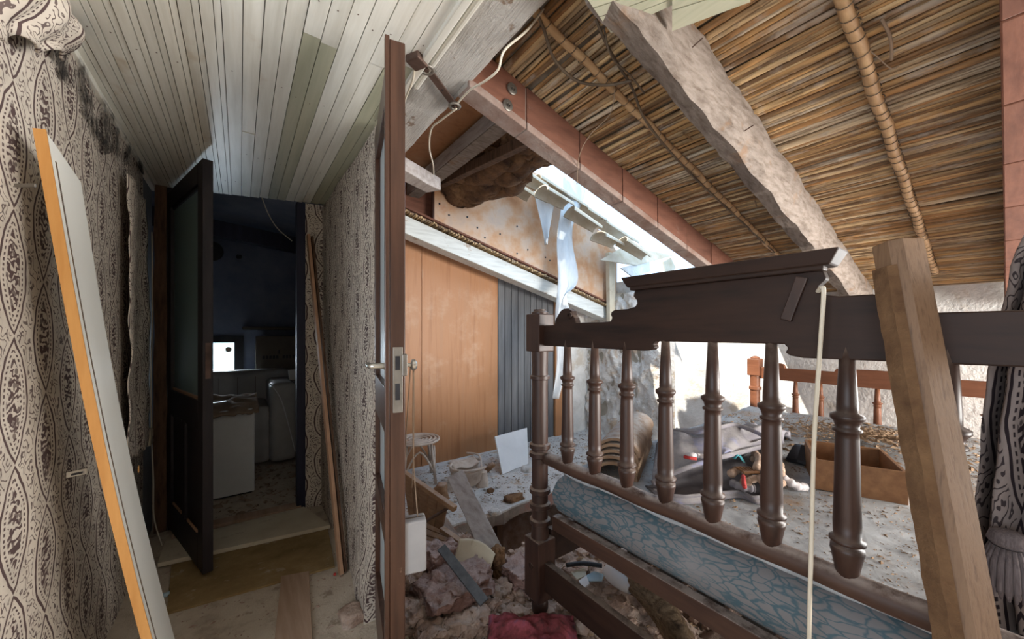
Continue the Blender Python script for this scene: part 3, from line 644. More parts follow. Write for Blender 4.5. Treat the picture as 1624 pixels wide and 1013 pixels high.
for px, py in ((697, 323), (712, 341), (757, 361), (769, 377), (820, 359), (837, 396), (820, 402), (866, 367), (865, 408), (741, 344), (793, 371), (872, 413)):
    p = at_y(px, py, 2.704); MB().lathe([(.0085, -.002), (.0085, .002)], p, 8, basis((1, 0, 0), (0, 0, 1), (0, -1, 0))).build('nail_hole', M['blackthing'], hps)

# store room beyond the doorway
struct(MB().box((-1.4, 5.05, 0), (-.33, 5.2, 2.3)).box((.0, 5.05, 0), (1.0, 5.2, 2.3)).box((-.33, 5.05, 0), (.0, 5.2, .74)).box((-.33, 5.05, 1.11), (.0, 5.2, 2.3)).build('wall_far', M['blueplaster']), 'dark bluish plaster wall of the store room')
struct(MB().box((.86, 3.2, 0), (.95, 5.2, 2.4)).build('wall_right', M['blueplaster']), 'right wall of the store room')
wn = struct(MB().box((-.35, 5.02, .72), (-.30, 5.08, 1.13)).box((-.05, 5.02, .72), (.03, 5.08, 1.13)).box((-.30, 5.02, 1.06), (-.05, 5.08, 1.13)).box((-.30, 5.02, .72), (-.05, 5.08, .77)).build('window_1', M['blackthing']), 'small bright window with a black frame in the store room')
MB().box((-.30, 5.05, .77), (-.05, 5.055, 1.06)).build('pane', M['pane'], wn)
MB().lathe([(.03, 0), (.03, .006)], (-.10, 5.045, .985), 10, basis((1, 0, 0), (0, 0, 1), (0, -1, 0))).build('paper_patch', M['debrisboard'], wn)
struct(MB().box((.55, 3.2, 2.15), (1.0, 5.2, 2.22)).build('ceiling', M['backing']), 'low roof edge of the store room')
# ================================================================== BED
HX0, HX1 = 1.0, 1.045; BC = .4725; XB = 1.02; XFT = 3.1
bed = thing('bed', (XB, BC, 0), 'dark turned wooden double bed with a carved crown headboard', 'bed')
def half(t):  # top outline from the centre outwards, distance -> height
    return t
top = [(0, 1.312), (.228, 1.312), (.236, 1.300), (.240, 1.285), (.228, 1.272), (.226, 1.262), (.234, 1.252), (.262, 1.246), (.312, 1.246), (.326, 1.240), (.330, 1.230), (.324, 1.220), (.330, 1.208), (.36, 1.206),
       (.49, 1.206), (.496, 1.225), (.508, 1.236), (.512, 1.252), (.53, 1.262), (.555, 1.262), (.572, 1.254), (.585, 1.240), (.60, 1.222), (.606, 1.200), (.69, 1.198)]
bot = [(.69, 1.115), (.20, 1.113), (.176, 1.117), (.166, 1.124), (.172, 1.134), (.164, 1.143), (0, 1.143)]
outline = [(BC + t, z) for t, z in top] + [(BC + t, z) for t, z in bot] + [(BC - t, z) for t, z in reversed(bot[:-1])] + [(BC - t, z) for t, z in reversed(top[1:])]
hbp = MB().prism(outline, lambda a, c, t: (t, a, c), HX0 + .008, HX1 - .008).build('headboard_panel', M['bedwood'], bed, bevel=.003)
MB().hexa([(HX0 - .012, BC - .25, 1.312), (HX1 + .006, BC - .25, 1.312), (HX1 + .006, BC + .25, 1.312), (HX0 - .012, BC + .25, 1.312), (HX0 - .022, BC - .268, 1.345), (HX1 + .012, BC - .268, 1.345), (HX1 + .012, BC + .268, 1.345), (HX0 - .022, BC + .268, 1.345)]).build('cornice', M['bedwood'], hbp, bevel=.004)
MB().box((HX0 - .012, BC - .24, 1.302), (HX0 + .02, BC + .24, 1.313)).build('cornice_moulding', M['bedwood'], hbp, bevel=.003)
MB().obox((HX0 + .002, BC - .185, 1.245), (.012, .022, .10), basis((1, 0, 0), (0, .95, .3), (0, -.3, .95))).build('nailed_slat', M['bedwood_v'], hbp, bevel=.002)
for yy in (.52, -.52):
    MB().lathe([(.013, 0), (.013, .006), (.006, .007), (.006, .002)], (HX0 + .008, BC + yy, 1.235), 12, basis((0, 1, 0), (0, 0, 1), (-1, 0, 0))).build('scroll_button', M['bedwood'], hbp)
def spin_prof(z0, z1, k=1.0):
    L = z1 - z0
    P = [(.011, 0), (.0175, .01), (.026, .105), (.0285, .125), (.028, .14), (.018, .146), (.018, .156), (.030, .160), (.030, .172), (.0225, .178), (.0235, .24), (.0215, .40), (.020, .60), (.019, .625), (.0245, .63), (.0245, .64), (.019, .645), (.0225, .672), (.0285, .685), (.0285, .70), (.018, .712), (.0175, .76), (.0118, 1.0)]
    return [(r * k, z0 + q * L) for r, q in P]
sp_me = MB().lathe([(r, z) for r, z in spin_prof(.655, 1.145)], (0, 0, 0), 16).mesh('spindle', True); sp_me.materials.append(M['bedwood_v'])
for i in range(9):
    o = bpy.data.objects.new('spindle', sp_me); COL.objects.link(o); adopt(o, bed); o.location = (XB, 1.017 - .136 * i, 0)
def post(X, Y, ztop, mat, z_low=.31):
    s = .042
    MB().box((X - s, Y - s, ztop - .165), (X + s, Y + s, ztop - .008)).build('post_head', mat, bed, bevel=.004)
    MB().lathe([(.036, ztop - .01), (.036, ztop), (.026, ztop + .006), (.026, ztop + .012), (.01, ztop + .014)], (X, Y, 0), 16).build('post_cap', mat, bed, smooth=True, angle=40)
    zs = [z_low, z_low + .02]
    P = [(.038, z_low)]
    def ring(z, R=.044, h=.014): return [(.034, z - h), (R, z - h * .6), (R, z + h * .6), (.034, z + h)]
    H = ztop - .165 - z_low
    for q in (.085, .17, .25, .445, .49): P += ring(z_low + q * H)
    P += [(.034, z_low + .60 * H), (.033, z_low + .80 * H)] + ring(z_low + .86 * H, .042, .010) + [(.033, z_low + .90 * H), (.036, ztop - .165)]
    MB().lathe(P, (X, Y, 0), 20).build('turned_post', mat, bed, smooth=True, angle=40)
    MB().box((X - .047, Y - .047, .06), (X + .047, Y + .047, z_low)).build('post_block', mat, bed, bevel=.005)
    MB().lathe([(.025, -.02), (.034, .0), (.036, .03), (.03, .062)], (X, Y, 0), 14).build('post_foot', mat, bed, smooth=True)
post(XB, 1.18, 1.255, M['bedwood_v']); post(XB, -.235, 1.255, M['bedwood_v'])
b = MB(); b.tube([(XB, 1.15 - 1.36 * i / 40, .648 + .002 * math.sin(i * .8)) for i in range(41)], [.019 if i in (0, 40) else (.028 if i in (3, 37) else .0255) for i in range(41)], 14)
b.build('bottom_rail', M['bedwood_rail'], bed, smooth=True)
MB().box((XB - .014, -.2, .105), (XB + .014, 1.14, .222)).build('lower_stretcher', M['bedwood'], bed, bevel=.003)
MB().lathe([(.013, 0), (.013, .004), (.008, .006)], (XB - .047, 1.18, .2), 12, basis((0, 1, 0), (0, 0, 1), (-1, 0, 0))).build('bolt_cover', M['bedwood'], bed)
for yy in (1.165, -.22): MB().box((1.06, yy - .015, .20), (XFT - .04, yy + .015, .335)).build('side_rail', M['bedwood'], bed, bevel=.003)
MB().box((1.062, -.2, .336), (1.10, 1.15, .395)).build('base_rail', M['bedwood_rail'], bed, bevel=.003)
MB().box((XFT - .1, -.2, .336), (XFT - .06, 1.15, .395)).build('base_rail', M['bedwood_rail'], bed, bevel=.003)
for i in range(9): MB().box((1.10, .02 + i * .125 - .16, .365), (XFT - .1, .02 + i * .125 - .08, .385)).build('base_slat', M['bedwood_rail'], bed)
for yy in (1.13, -.19):
    s = .04
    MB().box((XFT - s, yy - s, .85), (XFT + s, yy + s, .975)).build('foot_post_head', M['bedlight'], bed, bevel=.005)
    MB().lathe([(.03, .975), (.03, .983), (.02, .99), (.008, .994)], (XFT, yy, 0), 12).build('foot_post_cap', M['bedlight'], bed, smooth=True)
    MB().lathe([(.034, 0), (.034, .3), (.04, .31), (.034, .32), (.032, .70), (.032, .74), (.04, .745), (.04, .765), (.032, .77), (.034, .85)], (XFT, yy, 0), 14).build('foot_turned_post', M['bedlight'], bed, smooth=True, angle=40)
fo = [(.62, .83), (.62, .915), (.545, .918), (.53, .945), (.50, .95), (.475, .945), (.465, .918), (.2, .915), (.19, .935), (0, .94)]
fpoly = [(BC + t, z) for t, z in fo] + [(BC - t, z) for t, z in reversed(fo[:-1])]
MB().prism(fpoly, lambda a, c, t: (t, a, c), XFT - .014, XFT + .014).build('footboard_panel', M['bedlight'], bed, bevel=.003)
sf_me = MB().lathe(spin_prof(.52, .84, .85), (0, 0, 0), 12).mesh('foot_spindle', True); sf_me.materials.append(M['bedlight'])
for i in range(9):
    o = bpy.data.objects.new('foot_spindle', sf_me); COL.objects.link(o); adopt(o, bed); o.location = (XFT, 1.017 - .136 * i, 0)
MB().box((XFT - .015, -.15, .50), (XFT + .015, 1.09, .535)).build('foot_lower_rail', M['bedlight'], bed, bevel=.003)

mt = thing('mattress', (2, BC, .397), 'worn blue floral mattress covered in dust and straw on the bed', 'mattress')
def zm(X): return .566 + .028 * (X - 1.08)
rings = []
for k in range(9):
    q = k / 8; ins = .022 * (1 - math.sin(math.pi * min(1, max(0, q)))) if k not in (0, 8) else .03
    X0, X1, Y0, Y1 = 1.075 + ins - .012 * math.sin(q * math.pi), XFT - .075 - ins, -.18 + ins, 1.15 - ins
    ring = []
    for (xa, ya, xb, yb) in ((X0, Y0, X1, Y0), (X1, Y0, X1, Y1), (X1, Y1, X0, Y1), (X0, Y1, X0, Y0)):
        for j in range(10):
            x, y = xa + (xb - xa) * j / 10, ya + (yb - ya) * j / 10
            ring.append((x, y, .397 + (zm(x) - .397) * q + .004 * noise.noise(V((x * 6, y * 6, k)))))
    rings.append(ring)
MB().loft(rings).build('mattress_side', M['ticking'], mt, smooth=True, angle=50)
MB().sheet(lambda u, v: (1.10 + (XFT - .2 - 1.10 + .1) * u, -.15 + 1.27 * v, zm(1.10 + (XFT - 1.2) * u) + .012 + .008 * noise.noise(V((u * 9, v * 7, 0))) + .004 * noise.noise(V((u * 30, v * 24, 3)))), 90, 60, .01).build('dusty_top', M['mattop'], mt, smooth=True)

# litter on the bed
def flakes(n, fx, smin, smax, flat=.3):
    b = MB()
    for _ in range(n):
        p = fx(); a = rng.uniform(0, 6.28); L = rng.uniform(smin, smax) * (1 if rng.random() < .8 else 2.2); w = L * rng.uniform(.15, .6)
        t = V((math.cos(a), math.sin(a), rng.uniform(-.15, .25))); s = V((-t.y, t.x, rng.uniform(-.2, .2))).normalized(); h = V((0, 0, L * flat * .5 + .0008))
        q = [p + t * L / 2, p + s * w / 2, p - t * L / 2, p - s * w / 2]
        b.poly([x for x in q] + [p + h], [(0, 1, 4), (1, 2, 4), (2, 3, 4), (3, 0, 4), (3, 2, 1, 0)])
    return b
def onbed():
    X = rng.uniform(1.12, 2.95); Y = rng.uniform(-.14, 1.1); return V((X, Y, zm(X) + .013))
tag(flakes(9000, onbed, .003, .009).build('straw_litter', M['straw']), 'fine straw and grit scattered over the mattress', 'litter', kind='stuff')
def pile():
    while True:
        r = abs(rng.gauss(0, .22)); a = rng.uniform(0, 6.28); X = 2.5 + r * math.cos(a) * 1.2; Y = .40 + r * math.sin(a) * 1.6
        if 1.5 < X < 3.0 and -.14 < Y < 1.1: return V((X, Y, zm(X) + .012 + .05 * math.exp(-(r / .25) ** 2)))
tag(flakes(2600, pile, .006, .028).build('straw_heap', M['straw']), 'low heap of broken reed and straw towards the foot of the bed', 'litter', kind='stuff')

# stacked roof tiles on the bed
ax = V((.86, .42, .03)).normalized(); sd = V((0, 0, 1)).cross(ax).normalized(); up = ax.cross(sd)
for i in range(5):
    base = V((1.215, .945, zm(1.2) + .008)) + up * (.021 * i) + ax * (.012 * i - .01) + sd * rng.uniform(-.004, .004)
    rows = []
    for e in range(5):
        q = e / 4; R = .092 - .008 * q; c = base + ax * (.52 * q); ring = []
        for k in range(11):
            an = math.pi * (.02 + .96 * k / 10); ring.append(c - sd * (math.cos(an) * R) + up * (math.sin(an) * R * .80))
        for k in range(11):
            an = math.pi * (.98 - .96 * k / 10); ring.append(c - sd * (math.cos(an) * (R - .014)) + up * (math.sin(an) * (R - .014) * .80))
        rows.append(ring)
    tag(MB().loft(rows).build('roof_tile', M['tile'], smooth=True, angle=40), ('bottom', 'second from bottom', 'middle', 'second from top', 'topmost')[i] + ' curved clay roof tile of the stack on the bed', 'roof tile', 'nested clay tiles on the mattress')

# cloth bag with knitted braids
def curve(px, z=None, d=None):
    out = []
    for k, (x, y) in enumerate(px):
        out.append(at_z(x, y, z[k] if isinstance(z, list) else z) if z is not None else at_d(x, y, d))
    return out
def resample(pts, n=28):
    P = smoothpath(pts, 8); return [P[round(i * (len(P) - 1) / n)] for i in range(n + 1)]
lo = resample(curve([(1036, 778), (1079, 788), (1134, 783), (1171, 781), (1200, 790), (1236, 776)], z=.600))
hi = resample(curve([(1034, 766), (1079, 745), (1134, 727), (1162, 720), (1200, 710), (1240, 700)], z=[.62, .67, .70, .705, .70, .68]))
mid = resample(curve([(1040, 712), (1062, 690), (1095, 686), (1134, 682), (1167, 678), (1205, 685), (1250, 690)], z=[.66, .72, .735, .745, .745, .73, .70]))
back = resample(curve([(1046, 715), (1075, 690), (1110, 690), (1150, 688), (1190, 690), (1225, 694), (1255, 700)], z=.592))
bag = thing('cloth_bag', (1.5, .65, .58), 'faded mauve grey cloth bag lying open on the bed', 'bag')
def rows_sheet(rows, n, th, amp, seed):
    def fn(u, v):
        q = v * (len(rows) - 1); i = min(int(q), len(rows) - 2); f = q - i; j = round(u * 28)
        p0 = rows[max(i - 1, 0)][j]; p1 = rows[i][j]; p2 = rows[i + 1][j]; p3 = rows[min(i + 2, len(rows) - 1)][j]
        p = .5 * ((2 * p1) + (p2 - p0) * f + (2 * p0 - 5 * p1 + 4 * p2 - p3) * f * f + (3 * p1 - p0 - 3 * p2 + p3) * f ** 3)
        k = amp * noise.noise(V((u * 6 + v * 4, v * 5 - u * 3, seed))) + amp * .9 * abs(math.sin(u * 9 + v * 7 + 2 * noise.noise(V((u * 3, v * 3, seed))))) * math.sin(math.pi * v)
        return p + V((0, 0, k))
    return MB().sheet(fn, 28, n, th)
rows_sheet([hi, mid, back], 30, .004, .030, 3).build('bag_top', M['bagcloth'], bag, smooth=True)
under = [p + V((.02, .03, -.022)) for p in lo]
deep = [p.lerp(q, .6) + V((.03, .05, -.05)) for p, q in zip(lo, hi)]
def clampz(ps): return [V((p.x, p.y, max(p.z, zm(p.x) + .012))) for p in ps]
rows_sheet([lo, clampz(deep), clampz([p + V((.02, .03, -.03)) for p in hi])], 8, .003, .004, 6).build('bag_lining', M['bagdark'], bag, smooth=True)
rows_sheet([lo, clampz([p + V((-.012, -.016, -.02)) for p in lo])], 3, .004, .003, 8).build('bag_front', M['bagcloth'], bag, smooth=True)
MB().tube(hi, .010, 8).build('bag_hem', M['bagcloth'], bag, smooth=True)
MB().tube(lo, .009, 8).build('bag_hem', M['bagcloth'], bag, smooth=True)
MB().tube([p + V((0, 0, .012)) for p in resample(curve([(1060, 686), (1100, 690), (1134, 684), (1165, 678), (1200, 690), (1215, 700)], z=[.73, .745, .765, .765, .75, .735]))], .009, 8).build('bag_strap', M['bagcloth'], bag, smooth=True)
def braid(name, px, z, r, mat, lab, cat, grp=None):
    P = smoothpath(curve(px, z=z), 9)
    o = MB().tube(P, [r * (.72 + .38 * abs(math.sin(i * .75))) for i in range(len(P))], 9).build(name, mat, smooth=True); return tag(o, lab, cat, grp)
braid('knitted_braid', [(1190, 726), (1212, 733), (1216, 750), (1205, 760)], .66, .013, M['braid'], 'pale tan knitted braid, left one in the bag mouth', 'braid', 'knitted braids in the bag')
braid('knitted_braid', [(1212, 722), (1224, 738), (1226, 758), (1212, 768)], .665, .014, M['braid'], 'tan knitted braid beside the thick spindle in the bag', 'braid', 'knitted braids in the bag')
braid('knitted_braid', [(1222, 750), (1240, 757), (1262, 770), (1275, 772)], [.645, .64, .62, .605], .015, M['wool_white'], 'off-white braid hanging out at the right of the bag', 'braid', 'knitted braids in the bag')
braid('knitted_braid', [(1190, 764), (1178, 764), (1205, 757)], .655, .012, M['braid'], 'short curled tan braid at the bottom of the bag mouth', 'braid', 'knitted braids in the bag')
braid('knitted_braid', [(1104, 722), (1118, 724), (1140, 728)], [.715, .71, .72], .009, M['wool_white'], 'white knotted cord lying on top of the bag', 'braid', 'knitted braids in the bag')
for k, (px, zz, lab) in enumerate(((((1158, 752), (1172, 745), (1188, 752)), .655, 'pale braid end at the left of the bag mouth'), (((1196, 718), (1204, 728), (1200, 742)), .68, 'tan braid tucked under the upper hem of the bag'), (((1228, 722), (1236, 735), (1238, 750)), .67, 'tan braid at the right side of the bag mouth'), (((1206, 770), (1224, 772), (1240, 765)), .635, 'tan braid along the lower hem of the bag'), (((1160, 765), (1176, 772), (1196, 774)), .63, 'grey braid lying low in the bag mouth'))):
    braid('knitted_braid', px, zz, .014, M['braid' if k != 4 else 'bagcloth'], lab, 'braid', 'knitted braids in the bag')
p = at_z(1096, 722, .722); tag(chunk(p, (.024, .02, .012), 3, .2, 2).build('knitted_cuff', M['wool_white'], smooth=True), 'white and red knitted cuff on the bag', 'knitwear')
tag(MB().tube(smoothpath([p + V((-.022, .012, -.004)), p + V((-.026, -.006, -.002)), p + V((-.008, -.022, -.004))], 4), .006, 7).build('red_ribbon', M['red'], smooth=True), 'red ribbon edge of the white knitted cuff', 'ribbon')
tag(MB().tube(smoothpath(curve([(1179, 755), (1180, 766), (1181, 772)], z=.665), 4), .007, 7).build('red_ribbon', M['red'], smooth=True), 'dark red ribbon among the braids in the bag', 'ribbon')
p = at_z(1174, 728, .69); tag(MB().sheet(lambda u, v: p + RT * (.04 * u - .02) + UP * (.014 * math.sin(u * 5) + .02 * u * v) + FW * (.03 * v), 8, 4, .002).build('teal_scrap', M['teal'], smooth=True), 'teal plastic scrap at the mouth of the bag', 'scrap')
cm = thing('slotted_comb', at_z(1185, 745, .66), 'small brown slotted comb in the bag', 'comb')
c = at_z(1185, 747, .665)
for k in range(5): MB().obox(c + RT * (.011 * (k - 2)) + V((0, 0, .004)), (.004, .05, .006), basis(RT, FW, UP)).build('tooth', M['drawer'], cm)
for k in (-1, 1): MB().obox(c + FW * (.022 * k) + V((0, 0, .004)), (.055, .008, .008), basis(RT, FW, UP)).build('comb_bar', M['drawer'], cm)
c = at_z(1270, 735, .60)
sh = thing('black_pot', c, 'small black plastic pot tipped over behind the bag on the bed', 'pot')
MB().lathe([(.055, 0), (.06, .01), (.042, .075), (.036, .085), (.03, .08), (.05, .006)], c + V((0, 0, -.01)), 8, Matrix.Rotation(.5, 3, 'Y')).build('pot_body', M['blackthing'], sh)

# drawer box on the bed
A = at_z(1291, 782, .582); B = at_z(1441, 808, .586); dx = (B - A); dx.z = 0; Lw = dx.length; dx.normalize(); dy = V((-dx.y, dx.x, 0)); 
if dy.dot(FW) < 0: dy = -dy
dw = thing('drawer', A, 'empty amber wooden drawer lying on the mattress', 'drawer'); Dp, Hh, th = .30, .108, .011
zb = zm(A.x) + .016; A = V((A.x, A.y, zb)); Mx = basis(dx, dy, UP)
def dbox(name, a, b_): 
    a, b_ = V(a), V(b_); MB().obox(A + Mx @ ((a + b_) / 2), tuple(b_ - a), Mx).build(name, M['drawer'], dw, bevel=.0015)
dbox('front_board', (0, 0, 0), (Lw, th, Hh)); dbox('back_board', (0, Dp - th, 0), (Lw, Dp, Hh)); dbox('side_board', (0, th, 0), (th, Dp - th, Hh)); dbox('side_board', (Lw - th, th, 0), (Lw, Dp - th, Hh)); dbox('base_board', (th, th, .008), (Lw - th, Dp - th, .016))

# stick and timbers near the bed
tp, bt = V((.945, .117, 1.33)), V((.80, -.06, .02))
pt = thing('leaning_post', bt, 'sawn timber post with a bark edge leaning on the headboard', 'timber')
ax_ = (tp - bt).normalized(); s_ = ax_.cross(FW).normalized(); f_ = s_.cross(ax_).normalized()
def post_ring(c, a): return [c + s_ * x + f_ * y for x, y in a]
sec = [(-.028, .02), (-.030, -.010), (-.018, -.024), (.018, -.024), (.030, -.010), (.030, .02)]
MB().loft([post_ring(bt + V((0, 0, .02)), sec), post_ring(bt.lerp(tp, .5), sec), post_ring(tp, sec)]).build('post_body', M['postwood'], pt, bevel=.003)
rings = []
for i in range(70):
    q = i / 69 * .965; c = bt.lerp(tp, q) - s_ * .029 if s_.dot(RT) > 0 else bt.lerp(tp, q) + s_ * .029
    sg = -1 if s_.dot(RT) > 0 else 1
    w = .010 + .0035 * noise.noise(V((q * 40, 1, 0))) + .003 * noise.noise(V((q * 110, 4, 0)))
    rings.append([c + f_ * .02, c + s_ * sg * w + f_ * .018, c + s_ * sg * (w * .9) - f_ * (.008), c - f_ * .018])
MB().loft(rings).build('bark_edge', M['bark'], pt)

# white cord hanging from the crown
P = smoothpath([at_x(1297, 462, .985), at_x(1303, 456, .97), at_x(1306, 468, .965), at_x(1300, 560, .965), at_x(1291, 700, .965), at_x(1287, 850, .962), at_x(1283, 1013, .96), at_x(1281, 1300, .955)], 8)
tag(MB().tube(P, .0042, 8).build('electric_cable', M['cable_white'], smooth=True), 'yellowed white cable hanging down from the headboard crown', 'cable')

# curtain with tassel right of the bed
cu = thing('curtain', (1.3, -.03, .4), 'heavy paisley curtain tied back at the right edge of the bed', 'curtain')
def cur(px_l, px_r, ys, X, nfold, amp, nm):
    def fn(u, v):
        k = v * (len(ys) - 1); i = min(int(k), len(ys) - 2); f = k - i; f = f * f * (3 - 2 * f)
        y = ys[i] + (ys[i + 1] - ys[i]) * (k - i); xl = px_l[i] + (px_l[i + 1] - px_l[i]) * f; xr = px_r[i] + (px_r[i + 1] - px_r[i]) * f
        p = at_x(xl + (xr - xl) * u, y, X); return p + V((-1, .2, 0)) * (amp * math.sin(u * nfold * 6.28 + v * 2))
    return MB().sheet(fn, 48, 50, .004, lambda u, v: (u * .42, -fn(.5, v).z * .8)).build(nm, M['paisley_curtain'], cu, smooth=True)
cur([1665, 1665, 1660, 1608, 1592, 1573, 1560, 1545, 1548, 1560], [1730, 1730, 1720, 1700, 1700, 1690, 1680, 1675, 1680, 1690], [-60, 100, 300, 440, 520, 600, 700, 850, 940, 1030], 1.22, 3.5, .018, 'outer_fold')
cur([1640, 1625, 1606, 1592, 1580, 1576, 1590], [1760] * 7, [440, 520, 600, 700, 800, 850, 880], 1.15, 2.0, .02, 'inner_fold')
tc = at_x(1600, 858, 1.10)
ta = thing('tassel', tc, 'mauve grey knotted tassel tied around the paisley curtain', 'tassel')
MB().lathe([(.008, .02), (.022, .014), (.026, 0), (.019, -.01)], tc, 14).build('tassel_head', M['tassel'], ta, smooth=True)
for k in range(22):
    a = 2 * math.pi * k / 22; r = .019
    MB().tube([tc + V((r * math.cos(a), r * math.sin(a), -.01)), tc + V((1.5 * r * math.cos(a), 1.5 * r * math.sin(a), -.035)), tc + V((1.7 * r * math.cos(a), 1.7 * r * math.sin(a), -.065 - .015 * rng.random())), tc + V((1.5 * r * math.cos(a), 1.5 * r * math.sin(a), -.095))], [.004, .005, .005, .002], 6).build('strand', M['tassel'], ta, smooth=True)

# ================================================================== CORRIDOR THINGS
# white wardrobe door leaning on the left wall, bowed and slightly twisted
TN, TF, BF, BN = V((-.352, 1.285, 1.625)), V((-.345, 1.49, 1.575)), V((-.155, 1.68, .01)), V((-.13, 1.368, .01))
wd = thing('wardrobe_door', (-.19, 1.5, 0), 'white laminated wardrobe door with pine edging leaning on the left wall', 'door panel')
def wp(u, v, t=0):
    p = BN.lerp(TN, v).lerp(BF.lerp(TF, v), u); bow = .018 * math.sin(math.pi * v)
    nrm = V((.98, -.1, .14)); return p + V((-bow, 0, 0)) + nrm * t
def wstrip(nm, u0, u1, t0, t1, mat, v0=0, v1=1):
    rings = []
    for i in range(17):
        v = v0 + (v1 - v0) * i / 16; rings.append([wp(u0, v, t0), wp(u1, v, t0), wp(u1, v, t1), wp(u0, v, t1)])
    MB().loft(rings).build(nm, mat, wd)
wstrip('panel_face', .02, 1, -.014, 0, M['whitelam']); wstrip('pine_edging', -.004, .02, -.018, .002, M['edgewood']); wstrip('inlay_line', .16, .185, -.001, .0012, M['cable_dark'], .02, .97)
kp = wp(1.02, .47, .012)
MB().lathe([(.004, -.012), (.005, 0), (.011, .004), (.012, .012), (.007, .018)], kp, 12, basis((0, 0, 1), (0, 1, 0), (-.2, .98, 0))).build('knob', M['edgewood'], wd, smooth=True)
hp_ = at_d(122, 750, .93); hin = MB().obox(hp_, (.052, .004, .014), basis((RT + UP * .2).normalized(), FW, UP)).build('hinge', M['chrome'], wd, bevel=.001)
MB().obox(hp_ + RT * .004 - FW * .003, (.026, .004, .005), basis((RT + UP * .2).normalized(), FW, UP)).build('hinge_slot', M['blackthing'], hin)
MB().obox(at_d(40, 294, .79), (.045, .004, .008), basis(RT, FW, UP)).build('hinge', M['steel'], wd, bevel=.001)

# loose cloth strip and pelmet
cs = MB().sheet(lambda u, v: (XL + .030 + .010 * math.sin(u * 6 + v * 3) + .01 * noise.noise(V((u * 4, v * 9, 0))), 2.18 + .40 * u + .05 * noise.noise(V((v * 6, 1, 0))) * u, 1.83 - 1.22 * v + .02 * noise.noise(V((u * 9, 4, 0)))), 24, 60, .004, lambda u, v: (u * .5 + 3.1, 1.9 - 1.25 * v))
tag(cs.build('loose_cloth', M['paisley'], smooth=True), 'loose strip of paisley cloth peeling off the wall by the doorway', 'cloth')
def pel(u, v):
    Y = .98 + .53 * u; zb = 1.66 + .25 * u + .012 * math.sin(u * 17); zt = 2.025
    return (XL + .02 + (.075 * math.sin(math.pi * min(1, v * 1.15)) + .03 * v) * (1 - .55 * u) + .008 * math.sin(u * 21 + v * 3), Y, zt + (zb - zt) * v)
pe = MB().sheet(pel, 36, 18, .006, lambda u, v: (u * .55 + 1.03, .5 - .3 * v))
tag(pe.build('cloth_pelmet', M['paisley'], smooth=True), 'paisley cloth pelmet bulging under the ceiling at top left', 'pelmet')
so = thing('wall_socket', (-.39, 2.86, .585), 'cream plastic socket box on the grey wall strip', 'socket')
sob = MB().box((-.422, 2.82, .54), (-.395, 2.90, .63)).build('socket_body', M['cream_plastic'], so, bevel=.01)
MB().box((-.396, 2.865, .57), (-.393, 2.88, .585)).build('socket_hole', M['blackthing'], sob)
tag(MB().tube(smoothpath([(-.41, 2.95, 1.75), (-.405, 2.93, 1.3), (-.405, 2.89, 1.0), (-.402, 2.87, .8), (-.40, 2.865, .63)], 8), .0035, 6).build('wall_cable', M['cable_white'], smooth=True), 'thin white cable running down to the cream socket', 'cable')
tag(MB().tube(smoothpath([(-.40, 2.87, .54), (-.39, 2.85, .35), (-.38, 2.8, .15), (-.34, 2.74, .01)], 8), .003, 6).build('wall_cable', M['cable_white'], smooth=True), 'thin white cable trailing from the socket to the floor', 'cable')

# dark glazed door, open
H, E = V((-.325, 2.955, 0)), V((-.122, 2.26, 0)); dd = (E - H); WL = dd.length; dd.normalize(); dn = V((dd.y, -dd.x, 0))
if dn.x > 0: dn = -dn
d1 = bpy.data.objects.new('door_1', None); COL.objects.link(d1); d1.location = H; struct(d1, 'dark glazed door standing open at the end of the corridor')
MD = basis(dd, dn, UP); z0, z1 = .03, 1.99
def dp(nm, a, b_, mat, bev=.002): a, b_ = V(a), V(b_); return MB().obox(H + MD @ ((a + b_) / 2), tuple(b_ - a), MD).build(nm, mat, d1, bevel=bev)
S = .085; T = .02
dp('stile', (0, -T, z0), (S, T, z1), M['darkdoor']); dp('stile', (WL - S, -T, z0), (WL, T, z1), M['darkdoor'])
dp('top_rail', (S, -T, z1 - .1), (WL - S, T, z1), M['darkdoor']); dp('lock_rail', (S, -T, .70), (WL - S, T, .84), M['darkdoor']); dp('bottom_rail', (S, -T, z0), (WL - S, T, z0 + .16), M['darkdoor'])
dp('muntin', (WL / 2 - .03, -T, .19), (WL / 2 + .03, T, .70), M['darkdoor'])
for a, b_ in ((S, WL / 2 - .03), (WL / 2 + .03, WL - S)):
    dp('panel', (a, -.008, .19), (b_, .008, .70), M['darkdoor'])
    for q in (.70, .19): 
        for sgn in (-1, 1): dp('worn_moulding', (a + .03, sgn * T * .7 - .004, q - .012), (b_ - .03, sgn * T * .7 + .004, q + .012), M['batten' if q < .3 else 'darkdoor'], .003)
dp('glass_pane', (S, -.003, .84), (WL - S, .003, z1 - .1), M['glass'], 0)
for q in (.845, z1 - .105): dp('glazing_bead', (S, -.012, q - .008), (WL - S, .012, q + .008), M['batten' if q < 1 else 'darkdoor'])
dp('latch_plate', (WL - .001, -.010, .95), (WL + .002, .010, 1.12), M['iron'], 0)

